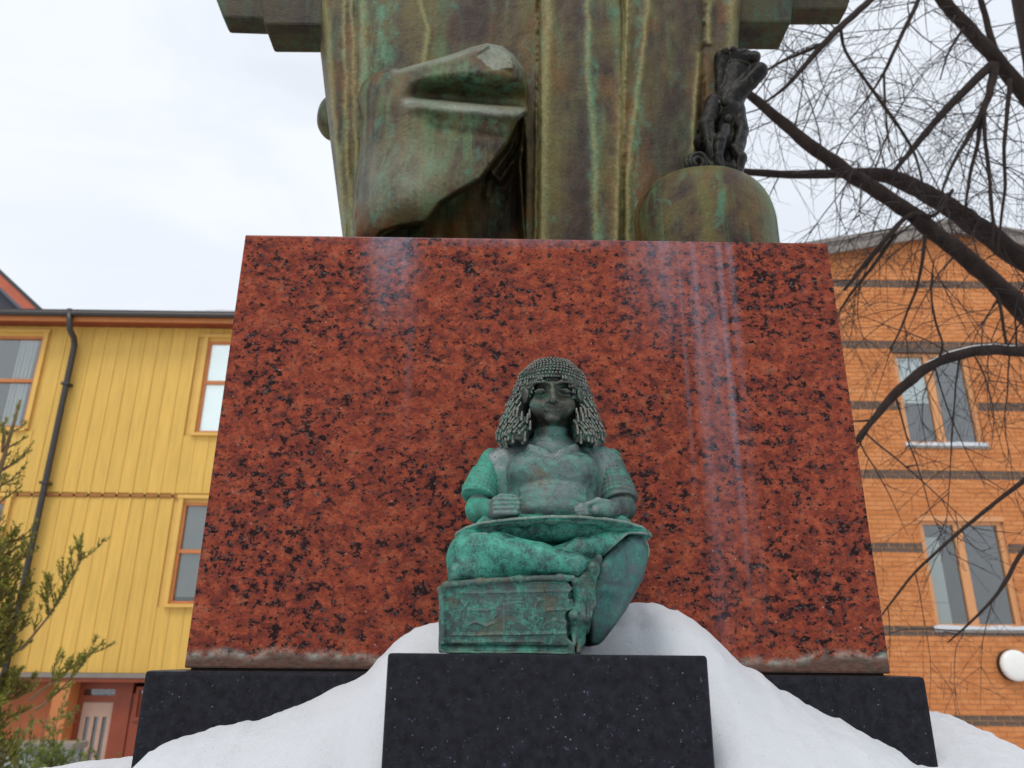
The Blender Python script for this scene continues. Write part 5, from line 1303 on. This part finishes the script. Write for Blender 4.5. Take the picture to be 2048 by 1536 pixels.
def conifer():
    nr = np.random.RandomState(9); Y0 = 4.0
    top = un(40, 800, Y0); bot = un(20, 1160, Y0)
    z0 = -0.1; bx = top[0]-0.03
    root = empty('young_conifer', (bx, Y0, z0), 'young green conifer with a bare leader and snow crumbs at the left edge', 'tree')
    tp = [np.array([bx, Y0, z0]), np.array([bx+0.01, Y0, 1.2]), np.array([bx, Y0+0.01, 2.0]), np.array([bx+0.01, Y0, top[2]-0.4]), np.array([bx+0.025, Y0, top[2]-0.15]), np.array([top[0], Y0, top[2]])]
    MB().tube(tp, [0.05, 0.038, 0.024, 0.012, 0.008, 0.004], 8).build('trunk', MAT['stem'], root, True)
    nd = MB(); tw = MB(); snow = []
    needle_shoots(nd, tp[3:], nr, 0.026, 0.005, 0.0018, 4)
    def branch(p, d, L, lvl, dens):
        n = 6; pts = [p]; cur = p.copy(); dd = d/np.linalg.norm(d)
        for i in range(n):
            dd = dd+np.array([0, 0, 0.13 if lvl else 0.09])+nr.normal(0, 0.08, 3); dd /= np.linalg.norm(dd); cur = cur+dd*L/n; pts.append(cur.copy())
        tw.tube(pts, [max(0.0016, (0.007 if lvl == 0 else 0.003)*(1-0.7*i/n)) for i in range(n+1)], 4, False)
        needle_shoots(nd, pts[(2 if lvl == 0 else 0):], nr, 0.021, 0.0058, 0.0019, 3)
        if lvl < 2:
            m = int(L/(0.036 if lvl == 0 else 0.055)*dens)
            for k in range(m):
                t = nr.uniform(0.18, 0.98); i = min(int(t*n), n-1); q_ = pts[i]+(pts[i+1]-pts[i])*(t*n-i)
                a = pts[i+1]-pts[i]; a /= np.linalg.norm(a); s = nr.normal(0, 1, 3); s[2] = abs(s[2])*0.4; s -= a*np.dot(s, a); s /= np.linalg.norm(s)
                branch(q_, a*0.9+s*0.8, L*nr.uniform(0.22, 0.42)*(1.15-0.5*t), lvl+1, dens)
        if lvl == 1 and nr.random_sample() < 0.035: snow.append(pts[3])
    z = 0.75
    while z < top[2]-0.12:
        fr = max(0.0, (z-1.0)/(top[2]-1.0))
        nb = 17 if fr < 0.40 else 7 if fr < 0.55 else (4 if fr < 0.8 else 3)
        for k in range(nb):
            an = nr.uniform(0, 2*math.pi)
            L = (0.28*(1-fr)**0.75+0.10)*nr.uniform(0.75, 1.2)
            if fr > 0.55: L = (0.34*(1-fr)+0.10)*nr.uniform(0.8, 1.2)
            branch(np.array([bx, Y0, z+nr.uniform(-.03, .03)]), np.array([math.cos(an), math.sin(an), 0.30+0.35*fr]), L, 0, 1.0 if fr < 0.55 else 0.75)
        z += 0.062 if fr < 0.55 else 0.10
    # the long arm that reaches out to the right
    branch(un(40, 1300, Y0), np.array([0.8, -0.1, 1.0]), 0.52, 0, 1.3); branch(un(60, 1400, Y0), np.array([1, 0.0, 0.75]), 0.36, 0, 1.3); branch(un(70, 1420, Y0-0.1), np.array([1, -0.1, 0.5]), 0.28, 0, 1.3)
    tag(tw.build('branchlets', MAT['stem'], root), kind='stuff'); tag(nd.build('crown', MAT['needle'], root), kind='stuff')
    for px, py in ((30, 1287), (44, 1306), (8, 1440), (72, 1228), (28, 1045), (14, 1092)): snow.append(un(px, py, Y0-0.3))
    for p in snow[:14]:
        V = Vol(np.array(p)-0.04, np.array(p)+0.04, 0.006)
        V.add(ell(p, (0.018, 0.016, 0.009)), 0); V.add(ell(np.array(p)+np.array([0.012, 0.004, -0.002]), (0.012, 0.012, 0.007)), 0.008); V.build('snow_crumb', MAT['snow'], root)
    print('needles', len(nd.f))
conifer()
def shrub(name, label, px, py_top, Y0, hgt, rad, n, seed, mat):
    nr = np.random.RandomState(seed); c = un(px, py_top, Y0); z1 = c[2]; z0 = z1-hgt
    root = empty(name, (c[0], Y0, z0), label, 'shrub')
    st = MB(); lf = MB()
    for i in range(n):
        an = nr.uniform(0, 2*math.pi); rr = rad*math.sqrt(nr.random_sample()); hh = hgt*nr.uniform(0.55, 1.0)*(1-0.35*rr/rad)
        p0 = np.array([c[0]+0.15*rr*math.cos(an), Y0+0.15*rr*math.sin(an), z0]); p2 = np.array([c[0]+rr*math.cos(an), Y0+rr*math.sin(an), z0+hh]); p1 = (p0+p2)/2+np.array([0.2*rr*math.cos(an), 0.2*rr*math.sin(an), 0.05])
        pts = [p0, p1, p2]; st.tube(pts, [0.012, 0.008, 0.003], 4, False)
        for k in range(9):
            t = nr.uniform(0.3, 1.0); q_ = p1+(p2-p1)*(t-0.5)*2 if t > 0.5 else p0+(p1-p0)*t*2
            d = nr.normal(0, 1, 3); d[2] = abs(d[2])+0.4; d /= np.linalg.norm(d)
            needle_shoots(lf, [q_, q_+d*0.09, q_+d*0.17], nr, 0.045, 0.014, 0.004, 3)
    tag(st.build('stems', MAT['stem'], root), kind='stuff'); tag(lf.build('foliage', mat, root), kind='stuff')
shrub('evergreen_shrub', 'loose green evergreen shrub standing behind the young conifer', 100, 1368, 6.5, 1.6, 0.34, 60, 3, MAT['needle2'])
shrub('evergreen_shrub', 'low leafy sprigs in front of the pink house door', 175, 1462, 8.5, 0.9, 0.30, 16, 5, MAT['needle2'])
def low_wall():
    a = un(-60, 1485, 9.0); b = un(150, 1489, 9.0)
    root = empty('garden_wall', ((a[0]+b[0])/2, 9.1, -0.9), 'pale grey low wall with a capping below the yellow house', 'wall')
    MB().box(a[0]-1, b[0]-0.05, 9.0, 9.25, -0.95, a[2]-0.07).build('wall_body', MAT['concrete'], root, bevel=0.01)
    MB().box(a[0]-1, b[0]+0.0, 8.96, 9.29, a[2]-0.066, a[2]).build('capping', MAT['fascia'], root, bevel=0.008)
low_wall()
